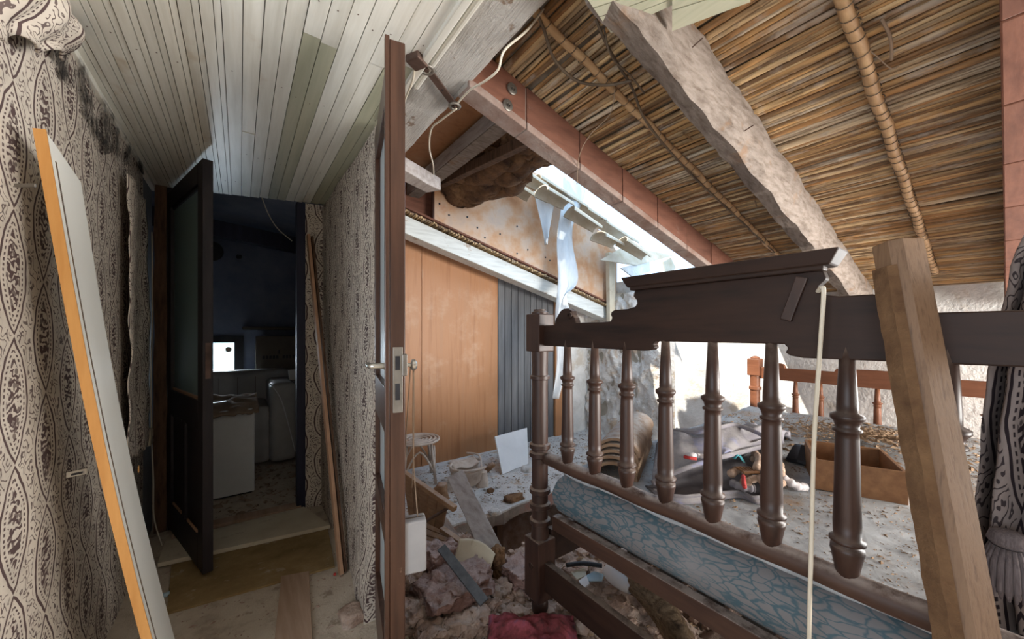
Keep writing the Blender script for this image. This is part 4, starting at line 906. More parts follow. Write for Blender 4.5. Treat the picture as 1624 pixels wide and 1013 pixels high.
# brown glazed door in the foreground, nearly edge-on
E2, H2 = V((.348, 1.0, 0)), V((.478, 1.60, 0)); dd = (H2 - E2); WL2 = dd.length; dd.normalize(); dn = V((dd.y, -dd.x, 0)); MD2 = basis(dd, dn, UP)
d2 = bpy.data.objects.new('door_2', None); COL.objects.link(d2); d2.location = H2; struct(d2, 'glossy brown glazed door seen edge-on beside the partition')
def ep(nm, a, b_, mat, bev=.002): a, b_ = V(a), V(b_); return MB().obox(E2 + MD2 @ ((a + b_) / 2), tuple(b_ - a), MD2).build(nm, mat, d2, bevel=bev)
T = .021; z1 = 1.972
ep('stile', (0, -T, .02), (.09, T, z1), M['brownwood'], .003); ep('stile', (WL2 - .08, -T, .02), (WL2, T, z1), M['brownwood'])
ep('rebate_lip', (-.004, -T - .012, .02), (.016, -T, z1 + .006), M['brownwood'])
for q0, q1 in ((.02, .20), (.52, .60), (.86, 1.0), (z1 - .1, z1)): ep('cross_rail', (.09, -T, q0), (WL2 - .08, T, q1), M['brownwood'])
for q0, q1 in ((.20, .52), (.60, .86), (1.0, z1 - .1)): ep('glass_pane', (.09, -.003, q0), (WL2 - .08, .003, q1), M['glass_white'], 0)
lz = 1.055
lock = ep('lock_plate', (-.0035, -.012, lz - .105), (0, .014, lz + .075), M['steel'], .001)
for q0, q1, a in ((lz + .012, lz + .05, .006), (lz - .07, lz - .025, .006)): adopt(ep('lock_slot', (-.005, -a, q0), (-.002, a, q1), M['blackthing'], 0), lock)
ep('latch_bolt', (-.006, .012, lz - .005), (.03, .026, lz + .055), M['steel'])
pl = E2 + dd * .05 + dn * (-T); q = lz + .02
MB().lathe([(.016, 0), (.016, .008), (.009, .01), (.008, .035)], pl + V((0, 0, q)), 14, basis(UP, dd, -dn)).build('handle_rose', M['chrome'], d2, smooth=True, angle=40)
MB().tube(smoothpath([pl + V((0, 0, q)) - dn * .03, pl + V((0, 0, q)) - dn * .045 + dd * .01, pl + V((0, 0, q - .002)) - dn * .047 + dd * .09], 6), .0085, 10).build('handle_lever', M['chrome'], d2, smooth=True)
pr_ = E2 + dd * .05 + dn * T
MB().lathe([(.012, 0), (.012, .006), (.006, .008), (.006, .022), (.016, .026), (.017, .034), (.01, .04)], pr_ + V((0, 0, q)), 14, basis(UP, dd, dn)).build('handle_knob', M['chrome'], d2, smooth=True, angle=40)
struct(MB().box((XP + .005, 1.50, 0), (XP + .062, 1.535, CZ - .02)).build('trim_7', M['brownwood'], bevel=.003), 'brown jamb post at the end of the partition')

# grey box hanging from the door knob on strings
kc = pr_ + V((0, 0, q)) + dn * .026
bc = at_d(651, 862, 1.06)
hb = thing('hanging_box', bc, 'small grey plastic box hanging on strings beside the brown door', 'box')
MB2 = basis((RT * .93 + FW * .36).normalized(), (FW * .93 - RT * .36).normalized(), UP)
MB().obox(bc, (.085, .05, .148), MB2).build('box_body', M['greybox'], hb, bevel=.006)
MB().obox(bc + V((0, 0, .0745)), (.075, .004, .002), MB2).build('box_seam', M['cable_dark'], hb)
for k in (-1, 1):
    MB().tube(smoothpath([kc + RT * (.004 * k), kc.lerp(bc, .5) + RT * (.012 * k - .006), bc + MB2 @ V((.02 * k, 0, .074))], 6), .0016, 6).build('string', M['cord'], hb, smooth=True)
MB().tube(smoothpath([kc + RT * .006, kc + RT * .006 - UP * .2, kc + RT * .0 - UP * .36], 5), .0012, 5).build('string', M['cord'], hb, smooth=True)

# boards on the corridor floor
def floor_board(nm, q, t, mat, lab, zz=.0):
    P = [at_z(x, y, t + zz) for x, y in q]; P = [V((p.x, p.y, t + zz)) for p in P]
    nrm = (P[1] - P[0]).cross(P[3] - P[0])
    if nrm.z < 0: P = P[::-1]
    return tag(MB().slab(P, t - .001).build(nm, mat, bevel=.001), lab, 'board')
floor_board('chipboard_sheet', ((264, 972), (531, 897), (520, 838), (272, 895)), .010, M['chip'], 'ochre chipboard sheet on the corridor floor in front of the doorway')
floor_board('cream_board', ((250, 893), (524, 832), (482, 803), (262, 858)), .022, M['creamboard'], 'cream laminated board across the doorway threshold', .011)
floor_board('threshold_strip', ((272, 848), (478, 802), (474, 795), (274, 838)), .028, M['plank'], 'narrow wooden threshold strip behind the cream board')
floor_board('floor_plank', ((425, 1110), (500, 1110), (490, 905), (446, 913)), .012, M['plank'], 'dusty plank lying lengthwise on the corridor floor')
MBt = thing('leaning_batten', (.40, 1.905, 0), 'bare pine batten leaning against the paisley partition', 'batten')
MB().bar((.392, 1.915, .004), (.355, 2.70, 1.80), .032, .016, (-1, 0, .3)).build('batten_face', M['batten'], MBt, bevel=.001)
MB().bar((.413, 1.925, .004), (.376, 2.70, 1.79), .030, .012, (-1, 0, .3)).build('batten_back', M['oldpost'], MBt, bevel=.001)
def oncorr():
    return V((rng.uniform(XL + .05, XP - .03), rng.uniform(1.2, 2.85), .001))
tag(flakes(900, oncorr, .004, .016).build('floor_grit', M['rubble']), 'plaster crumbs and grit scattered over the corridor floor', 'grit', kind='stuff')
tag(chunk(at_z(558, 975, .02), (.055, .06, .035), 11, .5, 3).build('plaster_lump', M['rubble'], smooth=True), 'lump of plaster at the foot of the paisley partition', 'plaster lump')
tag(chunk(at_z(262, 943, .01), (.018, .012, .012), 12, .4, 2).build('foil_scrap', M['bluechina']), 'crumpled pale blue scrap beside the chipboard', 'scrap')
tag(chunk(at_z(531, 910, .008), (.008, .008, .007), 13, .3, 2).build('red_scrap', M['red']), 'tiny red scrap near the foot of the batten', 'scrap')

# ================================================================== STORE ROOM THINGS
wc = thing('white_cabinet', (-.1, 3.4, 0), 'low white cabinet just inside the store room', 'cabinet')
MB().box((-.36, 3.28, .012), (.086, 3.72, .615)).build('cabinet_body', M['white'], wc, bevel=.006)
MB().box((-.34, 3.30, 0), (.07, 3.70, .012)).build('plinth', M['blackthing'], wc)
MB().lathe([(.006, 0), (.006, .004)], (.065, 3.28, .60), 8, basis((1, 0, 0), (0, 0, 1), (0, -1, 0))).build('screw_cap', M['iron'], wc)
db = MB().sheet(lambda u, v: (-.36 + .47 * u, 3.24 + .45 * v + .03 * noise.noise(V((u * 9, 1, 0))) * (1 - v), .625 + .05 * v + .02 * noise.noise(V((u * 6, v * 6, 2))) - .03 * max(0, .2 - v) / .2 * (1 + noise.noise(V((u * 14, 3, 0))))), 30, 24, .012)
tag(db.build('rotten_board', M['debrisboard'], smooth=True), 'rotten brown board and dirt lying on the white cabinet', 'board')
tag(MB().bar((-.33, 3.31, .66), (-.08, 3.36, .675), .03, .004).build('paper_strip', M['white']), 'white strip lying across the rotten board', 'strip')
ac = thing('armchair', (.35, 4.1, 0), 'grey vinyl armchair behind the white cabinet', 'armchair')
def rbox(nm, a, b_, mat, par, bev): return MB().box(a, b_).build(nm, mat, par, bevel=bev, smooth=True)
o = rbox('arm', (.21, 3.84, .02), (.42, 4.6, .72), M['greyvinyl'], ac, .05); o.modifiers['bevel'].segments = 4
o = rbox('seat_front', (-.35, 3.90, .02), (.22, 4.45, .52), M['greyvinyl'], ac, .04)
o = rbox('backrest', (-.40, 4.40, .02), (.42, 4.62, .80), M['greyvinyl'], ac, .06); o.modifiers['bevel'].segments = 4
o = rbox('arm', (.42, 3.84, .02), (.60, 4.6, .68), M['greyvinyl'], ac, .05)
for k in range(4): MB().box((-.30 + .14 * k, 4.392, .3), (-.296 + .14 * k, 4.40, .74)).build('back_seam', M['cardboard'], ac)
MB().tube(smoothpath([(.214, 3.845, .72), (.30, 3.832, .55), (.40, 3.832, .1)], 6), .004, 6).build('piping', M['whitesheet'], ac)
bx = thing('cardboard_box', (.35, 4.75, .62), 'brown cardboard box with printed marks standing behind the armchair', 'box')
bxb = MB().hexa([(.13, 4.66, .0), (.60, 4.66, .0), (.60, 5.0, .0), (.13, 5.0, .0), (.13, 4.66, 1.13), (.60, 4.66, 1.13), (.60, 5.0, 1.13), (.16, 5.0, 1.13)]).build('box_body', M['cardboard'], bx, bevel=.003)
for k in range(12):
    if k == 5: continue
    MB().box((.19 + .03 * k, 4.657, .89), (.211 + .03 * k, 4.66, .925)).build('printed_letter', M['blackthing'], bxb)
MB().box((.33, 4.657, .94), (.345, 4.66, .985)).build('printed_mark', M['blackthing'], bxb)
sh = thing('wall_shelf', (.2, 4.95, 1.17), 'rounded shelf fixed to the store room wall', 'shelf')
MB().prism([(.0 + .52 * i / 14, -(.16 + .06 * math.sin(math.pi * i / 14))) for i in range(15)] + [(.52, 0), (0, 0)], lambda a, c, t: (.02 + a, 5.05 + c, t), 1.20, 1.235).build('shelf_board', M['cardboard'], sh, bevel=.012)
cp = at_d(463, 590, 3.4); kk = thing('plastic_cup', cp, 'white plastic cup beside the right door post in the store room', 'cup')
MB().lathe([(.026, 0), (.036, .09), (.040, .092), (.037, .095), (.030, .09), (.024, .008)], V((.40, 4.05, .722)), 14).build('cup_body', M['white'], kk, smooth=True, angle=40)
MB().lathe([(.105, 0), (.105, .012), (.085, .012)], at_y(335, 398, 5.048), 24, basis((1, 0, 0), (0, 0, 1), (0, -1, 0))).build('flue_hole', M['blackthing'])
tag(bpy.data.objects['flue_hole'], 'round black flue opening high on the store room wall', 'flue')
tag(chunk(at_y(379, 407, 5.045), (.03, .01, .03), 21, .4, 2).build('wall_hook', M['blackthing']), 'small black hook on the store room wall', 'hook')
tag(MB().bar((-1.3, 4.2, 2.20), (.86, 4.2, 1.99), .12, .14).build('roof_beam', M['navy'], bevel=.004), 'dark sloping roof beam in the store room', 'beam')
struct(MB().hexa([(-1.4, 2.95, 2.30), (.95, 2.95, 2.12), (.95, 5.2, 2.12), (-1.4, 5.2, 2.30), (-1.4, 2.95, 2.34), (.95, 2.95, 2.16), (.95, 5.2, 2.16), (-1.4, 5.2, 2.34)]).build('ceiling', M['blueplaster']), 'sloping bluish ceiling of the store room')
tag(MB().tube(smoothpath([at_d(415, 312, 2.75), at_d(425, 338, 2.75), at_d(440, 362, 2.75), at_d(463, 382, 2.75)], 6), .0035, 6).build('loose_cable', M['cable_white'], smooth=True), 'loose white cable hanging at the top of the doorway', 'cable')
def onstore(): return V((rng.uniform(-.3, .8), rng.uniform(2.95, 3.9), 0))
tag(flakes(500, onstore, .008, .05).build('store_litter', M['debrisboard']), 'wood scraps littering the store room floor', 'litter', kind='stuff')

# ================================================================== RUBBLE CORNER
st = thing('rattan_stool', (1.14, 2.80, 0), 'round rattan stool with splayed cane legs by the plywood', 'stool')
sc_ = V((1.13, 2.78, 0)); R = .165; hz = .325
b = MB()
for k in range(5): b.tube([sc_ + V((R * (1 - .19 * k) * math.cos(a), R * (1 - .19 * k) * math.sin(a), hz + .004 * math.sin(k))) for a in [2 * math.pi * i / 28 for i in range(28)]], .0085, 7, True)
b.build('seat_coil', M['wicker'], st, smooth=True)
MB().lathe([(.155, hz - .012), (.155, hz - .004)], sc_, 24).build('seat_base', M['wicker'], st)
for k in range(4):
    a = .5 + k * math.pi / 2; c, s = math.cos(a), math.sin(a)
    MB().tube([sc_ + V((.13 * c, .13 * s, hz)), sc_ + V((.15 * c, .15 * s, .16)), sc_ + V((.175 * c, .175 * s, 0))], .0115, 8).build('leg', M['wicker'], st, smooth=True)
    a2 = a + math.pi / 2; c2, s2 = math.cos(a2), math.sin(a2)
    MB().tube(smoothpath([sc_ + V((.16 * c, .16 * s, .09)), sc_ + V((.09 * (c + c2), .09 * (s + s2), .26)), sc_ + V((.16 * c2, .16 * s2, .09))], 6), .008, 7).build('arched_brace', M['wicker'], st, smooth=True)

bs = thing('broken_basin', at_z(748, 765, 0), 'broken pale wicker basket chair seat tipped on the slab', 'basket')
c = at_z(745, 748, .10)
b = MB(); b.sheet(lambda u, v: c + V((math.cos(u * 4.4 + .6) * (.15 - .03 * v), math.sin(u * 4.4 + .6) * (.12 - .03 * v), .05 - .11 * v + .012 * math.sin(u * 20))), 34, 8, .008)
b.build('basket_wall', M['wicker'], bs, smooth=True)
b = MB(); b.tube([c + V((.155 * math.cos(a), .125 * math.sin(a), .055)) for a in [.5 + i * 4.7 / 26 for i in range(27)]], .010, 7); b.build('basket_rim', M['wicker'], bs, smooth=True)
b = MB(); b.sheet(lambda u, v: c + V((-.12 + .22 * u, .02 + .10 * v, .035 + .03 * v + .01 * math.sin(u * 8))), 14, 8, .008); b.build('seat_mat', M['wicker'], bs, smooth=True)
MB().tube(smoothpath([at_z(740, 718, .19), at_z(760, 722, .19), at_z(764, 745, .12)], 5), .007, 7).build('bent_rim', M['wicker'], bs, smooth=True)
MB().lathe([(.05, 0), (.047, .02), (.036, .11), (.03, .11)], at_z(765, 770, 0), 12).build('basket_foot', M['wicker'], bs, smooth=True, angle=40)
tag(MB().tube([at_z(770, 748, .03), at_z(783, 735, .10)], .022, 7).build('log_stub', M['crate'], smooth=True), 'short wooden stub behind the broken basket', 'wood stub')

ws_ = [at_z(797, 752, .004), at_z(838, 735, .004), at_y(836, 678, 2.74), at_y(785, 692, 2.66)]
tag(MB().slab(ws_, .012).build('white_board', M['whitesheet'], bevel=.001), 'square white board propped upright on the dusty slab', 'board')

# broken furniture frame leaning into the rubble
cr = thing('broken_crate', at_z(680, 850, .1), 'broken brown slatted wooden crate tipped in the rubble', 'crate')
q0, q1, q2, q3 = at_z(640, 750, .34), at_z(712, 800, .26), at_z(702, 845, .06), at_z(650, 815, .10)
for k in range(5):
    a, b_ = k / 5 + .01, (k + 1) / 5 - .01
    P = [q0.lerp(q1, a), q0.lerp(q1, b_), q3.lerp(q2, b_), q3.lerp(q2, a)]
    MB().slab(P, .012).build('slat', M['crate'], cr, bevel=.001)
MB().bar(q0 + (q0 - q1) * .05, q1 + (q1 - q0) * .12, .03, .028).build('top_rail', M['crate'], cr, bevel=.003)
r0, r1, r2, r3 = at_z(655, 818, .11), at_z(705, 842, .085), at_z(742, 888, .03), at_z(690, 880, .04)
for k in range(4):
    a, b_ = k / 4 + .02, (k + 1) / 4 - .02
    MB().slab([r0.lerp(r3, a), r0.lerp(r3, b_), r1.lerp(r2, b_) + (r2 - r1) * .0, r1.lerp(r2, a)], .012).build('slat', M['crate'], cr, bevel=.001)
MB().bar(at_z(700, 838, .11), at_z(742, 868, .07), .03, .022).build('bottom_rail', M['crate'], cr, bevel=.002)
MB().bar(at_z(710, 882, .07), at_z(742, 864, .09), .025, .02).build('cross_rail', M['crate'], cr, bevel=.002)
MB().bar(at_z(738, 868, .06), at_z(768, 884, .05), .028, .022).build('bottom_rail', M['crate'], cr, bevel=.002)
MB().tube([at_z(672, 828, .2), at_z(716, 802, .24)], .008, 7).build('iron_rod', M['iron'], cr, smooth=True)
tag(MB().bar(at_z(703, 830, .05) + V((0, .05, 0)), at_z(745, 900, .03), .09, .014).build('pale_plank', M['weather'], bevel=.002), 'short pale plank between the crate and the weathered plank', 'plank')
gp = thing('weathered_plank', at_z(782, 888, 0), 'long weathered grey plank leaning across the slab edge', 'plank')
MB().bar(at_z(722, 752, .27), at_z(782, 878, .05), .105, .022, (RT * -.2 - FW * .6 + UP).normalized(), 10, .002).build('plank_body', M['weather'], gp, bevel=.003)
tag(chunk(at_z(700, 783, .10), (.05, .05, .09), 31, .4, 3).build('wood_stump', M['crate'], smooth=True), 'splintered brown stump behind the weathered plank', 'wood stub')
tag(MB().bar(at_z(748, 845, .02), at_z(778, 882, .02), .014, .012).build('thin_stick', M['weather']), 'thin stick under the weathered plank', 'stick')

# big clods
big = [((722, 930), .05, (.20, .16, .07), 'largest mauve brown clod sloping up to the crate', 51, 'rubble_dark'),
       ((700, 880), .10, (.10, .09, .06), 'knobbly clod with dark crust right of the hanging box', 52, 'rubble_dark'),
       ((665, 968), .03, (.12, .09, .05), 'pale plaster faced clod at the foot of the brown door', 53, 'rubble'),
       ((790, 895), .04, (.035, .035, .10), 'upright orange earth column below the weathered plank', 54, 'mud'),
       ((760, 880), .05, (.06, .06, .04), 'brown clod between the crate and the earth column', 55, 'mud'),
       ((832, 912), .01, (.10, .13, .06), 'broad pinkish clod beside the bed post', 56, 'rubble_dark'),
       ((735, 985), .0, (.13, .09, .05), 'low clod left of the red blanket', 57, 'rubble'),
       ((650, 915), .05, (.06, .07, .06), 'clod under the hanging grey box', 58, 'rubble'),
       ((690, 1005), .0, (.09, .07, .05), 'nearest clod at the bottom edge beside the door', 59, 'rubble'),
       ((790, 935), .0, (.06, .05, .03), 'flat pebbly clod in front of the earth column', 60, 'rubble'),
       ((770, 965), .0, (.08, .05, .03), 'small flat clod behind the red blanket', 61, 'rubble')]
for (px, z, s, lab, sd_, mt_) in big:
    cc = at_z(px[0], px[1], z)
    bm_ = chunk(cc, s, sd_, 0.55, 5)
    for v in bm_.v: v += V((noise.noise(v * 28), noise.noise(v * 28 + V((9, 0, 0))), noise.noise(v * 28 + V((0, 9, 0))))) * .016 + V((noise.noise(v * 75 + V((3, 0, 0))), noise.noise(v * 75), noise.noise(v * 75 + V((0, 7, 0))))) * .009
    tag(bm_.build('rubble_clod', M[mt_], smooth=True), lab, 'rubble')
tag(MB().sheet(lambda u, v: at_z(742, 915, .05) + RT * (.16 * u - .07 + .03 * v) + FW * (.06 * v + .05 * math.sin(u * 3)) + UP * (.03 + .11 * v * (1 - .45 * u) - .02 * u), 12, 12, .012).build('plaster_shell', M['creamboard'], smooth=True), 'curved cream plaster shell resting on the largest clod', 'plaster')
tag(MB().bar(at_z(700, 868, .20), at_z(768, 955, .10), .04, .012, (-.3, -.6, 1)).build('slate_strip', M['greyboard'], bevel=.001), 'dark grey splintered board lying on the largest clod', 'board')
def onrub():
    while True:
        X, Y = rng.uniform(.52, 2.2), rng.uniform(.75, 2.0)
        if rub_z(X, Y) > -.2: return V((X, Y, rub_z(X, Y)))
lump = MB()
for k in range(900):
    p = onrub(); s = rng.choice((.008, .011, .015, .022, .03)); c_ = chunk(p + V((0, 0, s * .3)), (s * rng.uniform(.8, 1.4), s * rng.uniform(.8, 1.4), s * rng.uniform(.4, .9)), k, .5, 1)
    lump.poly(c_.v, c_.f)
tag(lump.build('loose_rubble', M['rubble'], smooth=False), 'loose crumbs of plaster and earth covering the bedroom floor', 'rubble', kind='stuff')
tag(flakes(2200, onrub, .006, .03).build('rubble_chips', M['straw']), 'straw and splinters strewn over the rubble', 'litter', kind='stuff')
def onslab(): return V((rng.uniform(.6, 3.3), rng.uniform(2.06, 2.98), .002))
tag(flakes(2600, onslab, .004, .017).build('slab_litter', M['straw']), 'straw bits scattered over the dusty slab', 'litter', kind='stuff')
sm = MB()
for k in range(160):
    p = onslab(); s = rng.uniform(.006, .022); c_ = chunk(p + V((0, 0, s * .3)), (s * 1.2, s, s * .6), k + 999, .4, 1); sm.poly(c_.v, c_.f)
tag(sm.build('slab_crumbs', M['slab']), 'white plaster crumbs over the dusty slab', 'rubble', kind='stuff')
for k, (px, py, s, lab) in enumerate(((815, 790, (.09, .05, .03), 'brown straw clump near the slab edge by the bed post'), (785, 812, (.05, .035, .02), 'white plaster lump on the slab edge'), (835, 745, (.05, .05, .04), 'pale lump beside the propped white board'), (778, 778, (.03, .025, .02), 'small straw knot on the slab'))):
    tag(chunk(at_z(px, py, .01), s, 80 + k, .5, 3).build('slab_lump', M['mud' if 'straw' in lab else 'slab'], smooth=True), lab, 'rubble')

# red blanket, things under the bed
c = at_z(845, 1000, .06)
rb = MB().sheet(lambda u, v: c + RT * (.34 * u - .17) + FW * (.26 * v - .15) + UP * (.075 * math.sin(math.pi * min(1, u * 1.05)) ** .6 * math.sin(math.pi * (.12 + .88 * v)) ** .7 - .05 + .03 * noise.noise(V((u * 4, v * 4, 0))) + .016 * noise.noise(V((u * 11, v * 11, 3))) + .02 * v), 50, 44, .012)
tag(rb.build('red_blanket', M['redblanket'], smooth=True), 'crumpled dark red blanket by the foot of the bed post', 'blanket')
vs = at_z(980, 922, .045); va = (at_z(1003, 940, .03) - at_z(968, 913, .03)).normalized(); vz = va; vx = va.cross(UP).normalized(); vy = vz.cross(vx)
tag(MB().lathe([(.012, -.072), (.026, -.07), (.034, -.04), (.036, 0), (.030, .05), (.022, .075), (.018, .076), (.015, .06), (.012, .0)], vs + UP * .012, 18, basis(vx, vy, vz)).build('porcelain_vase', M['porcelain'], smooth=True, angle=50), 'white porcelain vase lying in the rubble under the bed', 'vase')
tag(MB().tube(smoothpath([at_z(898, 896, .06), at_z(925, 893, .06), at_z(955, 897, .06)], 5), .010, 6).build('black_strip', M['blackthing'], smooth=True), 'black plastic strip above the broken china under the bed', 'strip')
for k, (px, lab, mt_) in enumerate(((((942, 905), (958, 910), (955, 920), (934, 920), (930, 911)), 'pale blue china shard under the bed', 'bluechina'), (((905, 906), (928, 900), (930, 912), (915, 918)), 'pale yellow china shard left of the blue one', 'creamboard'), (((918, 920), (930, 912), (935, 925), (925, 932)), 'small white china shard below the yellow one', 'porcelain'))):
    P = [at_z(x, y, .035) for x, y in px]; tag(MB().prism([(p.x, p.y) for p in P], lambda a, c_, t: (a, c_, t + .03 * (a - P[0].x)), .028, .034).build('china_shard', M[mt_]), lab, 'shard')
P = [at_z(1006, 922, .05), at_z(1020, 932, .08), at_z(1040, 955, .09), at_z(1065, 990, .09), at_z(1100, 1060, .08)]
ru = thing('rolled_rug', P[2], 'rolled brown tufted rug in the rubble under the bed', 'rug')
SPt = smoothpath(P, 12)
MB().tube(SPt, [.05 * (1 + .07 * math.sin(i * 1.9)) for i in range(len(SPt))], 14).build('rug_roll', M['rug'], ru, smooth=True)
tag(MB().slab([at_z(1045, 925, .05), at_z(1075, 945, .05), at_z(1098, 968, .05), at_z(1065, 955, .05)][::-1], .006).build('cardboard_scrap', M['creamboard']), 'pointed scrap of cardboard under the bed', 'scrap')
tag(MB().bar((1.45, 2.1, -.42), (1.75, 1.95, -.45), .05, .04).build('sunken_timber', M['weather']), 'timber end lying in the dark hole under the slab', 'timber')
tag(MB().bar((1.40, 2.05, -.5), (1.40, 2.05, -.12), .05, .05, (0, 1, 0)).build('hole_prop', M['oldpost']), 'dark prop standing under the slab edge', 'timber')

# ================================================================== ROOF DETAILS
TLAB = ['bleached roof tile at the top of the hole, second from the left', 'bleached roof tile left of the hanging plastic strip', 'bleached roof tile right behind the hanging plastic strip', 'bleached roof tile just right of the plastic strip', 'bleached roof tile above the right half of the hardboard', 'rightmost bleached roof tile at the end of the hardboard', 'leftmost bleached roof tile next to the brown earth clod', 'tilted bleached tile hanging in front of the row, behind the plastic strip', 'bleached tile slipped down at the right part of the hole', 'steep bleached tile just above the jutting white slab', 'bleached tile poking out over the stained panel left of the strip']
TILES = [(838, 287, 2.62, .0), (870, 300, 2.62, .1), (905, 322, 2.62, .05), (938, 345, 2.64, .15), (962, 362, 2.66, .0), (990, 380, 2.66, .1), (815, 300, 2.60, -.1), (925, 352, 2.40, -.1), (965, 385, 2.42, .2), (1005, 398, 2.3, -.15), (880, 318, 2.45, .12)]
for k, (px, py, Y, tw) in enumerate(TILES):
    c = at_y(px, py, Y); axx = V((.95, -.15 + tw, -.30 + tw)).normalized(); s2_ = V((0, 0, 1)).cross(axx).normalized(); u2 = axx.cross(s2_)
    rows = []
    for e in range(4):
        cc = c + axx * (.34 * (e / 3 - .5)); R_ = .105 - .008 * e; ring = [cc - s2_ * (math.cos(math.pi * j / 8) * R_) + u2 * (math.sin(math.pi * j / 8) * R_ * .7) for j in range(9)] + [cc - s2_ * (math.cos(math.pi * (8 - j) / 8) * (R_ - .013)) + u2 * (math.sin(math.pi * (8 - j) / 8) * (R_ - .013) * .7) for j in range(9)]
        rows.append(ring)
    tag(MB().loft(rows).build('bleached_tile', M['tile_pale'], smooth=True, angle=40), TLAB[k], 'roof tile', 'bleached tiles at the roof hole')
def shard(px, Y, mat, lab, nm, cat, t=.015):
    P = [at_y(x, y, Y + dy) for x, y, dy in px]; c = sum(P, V()) / len(P)
    n_ = (P[1] - P[0]).cross(P[2] - P[0]).normalized(); b = MB(); n = len(P)
    b.v = P + [p + n_ * t for p in P]; b.f = [tuple(range(n - 1, -1, -1)), tuple(range(n, 2 * n))] + [(i, (i + 1) % n, n + (i + 1) % n, n + i) for i in range(n)]
    return tag(b.build(nm, mat), lab, cat)
shard([(952, 412, 0), (990, 390, .1), (1050, 388, .2), (1068, 405, .1), (1010, 420, 0)], 2.45, M['tile_pale'], 'white slab fragment jutting over the hardboard end', 'roof_fragment', 'fragment')
shard([(985, 425, 0), (1030, 412, .05), (1032, 430, .05), (1005, 440, 0)], 2.45, M['plaster'], 'crumbling white fragment under the jutting slab', 'roof_fragment', 'fragment')
shard([(1052, 415, 0), (1064, 408, 0), (1072, 425, 0), (1058, 440, 0)], 2.4, M['tile_pale'], 'small hooked fragment at the right end of the roof hole', 'roof_fragment', 'fragment')
tag(MB().bar(V((3.32, 2.63, 1.25)), V((3.30, 2.63, 2.05)), .10, .05, (0, 1, 0)).build('pale_post', M['creamboard'], bevel=.003), 'pale upright board at the right end of the hardboard panel', 'board')
fl1 = MB().sheet(lambda u, v: at_y(892 + 34 * u * (1 - .55 * v) - 16 * v + 5 * math.sin(v * 17) * (.4 + u), 280 + 352 * v * (1 - .10 * u * (1 + math.sin(v * 11))), 2.60 - .3 * v) + V((0, .02 * math.sin(u * 7 + v * 5), 0)), 16, 40, .002)
tag(fl1.build('plastic_strip', M['film'], smooth=True), 'torn cloudy plastic strip hanging from the roof hole', 'plastic')
fl2 = MB().sheet(lambda u, v: at_y(846 + 36 * u * (1 - v) + 20 * v, 303 + 85 * v, 2.55) + V((0, .02 * math.sin(u * 6), 0)), 10, 20, .002)
tag(fl2.build('plastic_strip', M['film'], smooth=True), 'small triangular plastic scrap on the stained panel', 'plastic')
# bracket, junction box, cables
br = thing('iron_bracket', at_z(700, 130, 2.045), 'rusty iron strap with two ring ends under the white girder', 'bracket')
a, b_ = at_z(678, 110, 2.036), at_z(722, 168, 2.036)
MB().bar(a, b_, .026, .006).build('strap', M['iron'], br, bevel=.001)
for p, r in ((at_z(677, 110, 2.032), .020), (at_z(721, 168, 2.032), .019)):
    MB().tube([p + V((r * math.cos(q), r * math.sin(q), 0)) for q in [2 * math.pi * i / 18 for i in range(18)]], .006, 7, True).build('ring_end', M['steel'], br, smooth=True)
    MB().lathe([(.008, -.006), (.008, .006)], p, 8).build('bolt', M['iron'], br)
MB().lathe([(.0035, -.002), (.0035, .002)], a.lerp(b_, .5) - V((0, 0, .003)), 8).build('rivet', M['blackthing'], br)
jb = at_z(661, 95, 2.025); tag(MB().obox(jb, (.05, .05, .03), rotz(.5)).build('junction_box', M['iron'], bevel=.004), 'rusty junction box at the edge of the board ceiling', 'junction box')
def cable(nm, pts, r, mat, lab): tag(MB().tube(smoothpath(pts, 8), r, 7).build(nm, M[mat], smooth=True), lab, 'cable')
cable('ceiling_cable', [at_z(656, 98, 2.02), at_z(655, 125, 2.01), at_z(640, 165, 2.0), at_z(628, 212, 1.99)], .0035, 'cable_white', 'white cable hanging from the junction box beside the brown door')
cable('ceiling_cable', [at_roof(862, 14, -.01), at_z(836, 48, 2.06), at_z(800, 80, 2.0), at_z(790, 110, 1.96), at_z(770, 128, 1.96), at_z(745, 143, 2.0), at_z(726, 163, 2.02)], .0035, 'cable_white', 'white cable looping across the girder end to the bracket')
cable('ceiling_cable', [at_z(724, 172, 2.02), at_z(700, 190, 2.02), at_z(684, 205, 2.03), at_z(681, 235, 2.03), at_z(687, 262, 2.05), at_z(688, 284, 2.08)], .0035, 'cable_white', 'white cable running down from the bracket to the lamp socket')
ls = thing('lamp_socket', at_z(683, 292, 2.07), 'old bulb socket dangling on a cable below the beams', 'lamp socket')
p = at_z(686, 287, 2.08); MB().lathe([(.022, .0), (.022, .018), (.012, .024)], p, 12).build('socket_top', M['iron'], ls, smooth=True, angle=40)
MB().lathe([(.016, -.04), (.018, -.035), (.018, -.005), (.012, .002)], p + V((-.012, 0, 0)), 12).build('socket_shell', M['steel'], ls, smooth=True, angle=40)
cable('dark_cable', [at_roof(846, 8, -.02), at_roof(862, 45, -.05), at_roof(880, 95, -.08), at_roof(915, 128, -.08), at_roof(960, 135, -.06), at_roof(1002, 128, -.05)], .005, 'cable_dark', 'dark cable looping below the reeds near the girder')
cable('dark_cable', [at_roof(945, 30, -.03), at_roof(962, 70, -.05), at_roof(985, 110, -.05), at_roof(1003, 140, -.04), at_roof(1030, 200, -.04), at_roof(1100, 280, -.04), at_roof(1180, 355, -.04), at_roof(1248, 418, -.03)], .0045, 'cable_dark', 'dark cable running along the left cane pole')
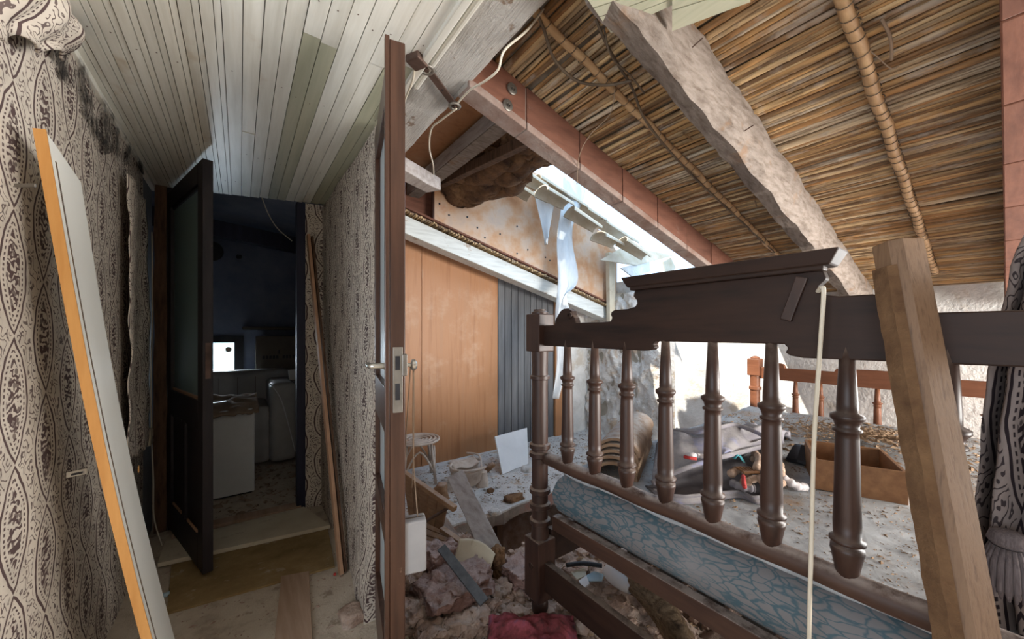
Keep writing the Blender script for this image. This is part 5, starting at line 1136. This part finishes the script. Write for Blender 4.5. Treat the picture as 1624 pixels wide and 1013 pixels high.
cable('dark_cable', [at_roof(958, 45, -.03), at_roof(970, 90, -.07), at_roof(1000, 120, -.06), at_roof(1022, 148, -.05)], .003, 'cable_dark', 'short dark wire end hanging near the ceiling remnants')
cable('thin_wire', [at_roof(975, 140, -.04), at_roof(968, 180, -.06), at_roof(935, 215, -.10), at_roof(918, 250, -.15), at_roof(915, 292, -.18)], .0018, 'cord', 'thin wire dropping from the reeds over the terracotta beam')
cable('thin_wire', [at_roof(1398, 30, -.02), at_roof(1412, 60, -.04), at_roof(1414, 95, -.05)], .004, 'cord', 'dry leaf strip hanging from the reeds right of the thick cane')
cable('thin_wire', [at_roof(1350, 60, -.03), at_roof(1385, 85, -.03), at_roof(1412, 108, -.04), at_roof(1425, 106, -.03)], .0016, 'cord', 'loose twine end beside the thick cane pole')
# loose cane shreds
for k, (x0, y0, x1, y1, lab) in enumerate(((1075, 210, 1118, 202, 'cane splinter sticking out mid ceiling between pole and beam'), (1080, 208, 1098, 222, 'short bent cane splinter beside the longer one'), (1005, 252, 1035, 226, 'slanting cane splinter above the terracotta beam'), (1195, 310, 1200, 328, 'tiny cane splinter near the limewashed beam'))):
    tag(MB().tube([at_roof(x0, y0, -.015), at_roof(x1, y1, -.03)], .003, 5).build('cane_splinter', M['reed']), lab, 'splinter')

# remnants of the board ceiling
def remnant(q, z, n, lab):
    P = [at_z(x, y, z) for x, y in q]; t = thing('ceiling_remnant', P[0], lab, 'boards')
    for k in range(n):
        a, b_ = k / n + .012, (k + 1) / n - .012
        quad = [P[0].lerp(P[3], a), P[1].lerp(P[2], a), P[1].lerp(P[2], b_), P[0].lerp(P[3], b_)]
        if (quad[1] - quad[0]).cross(quad[3] - quad[0]).z > 0: quad = quad[::-1]
        MB().slab(quad, -.012).build('board', M['ceiling_green'], t)
remnant([(931, -10), (1100, -60), (1066, 1), (969, 46)], 1.99, 4, 'fragment of grey-green ceiling boards at the top, left piece')
remnant([(1066, -30), (1190, -60), (1190, -4), (1066, 43)], 1.985, 2, 'fragment of grey-green ceiling boards at the top, right piece')
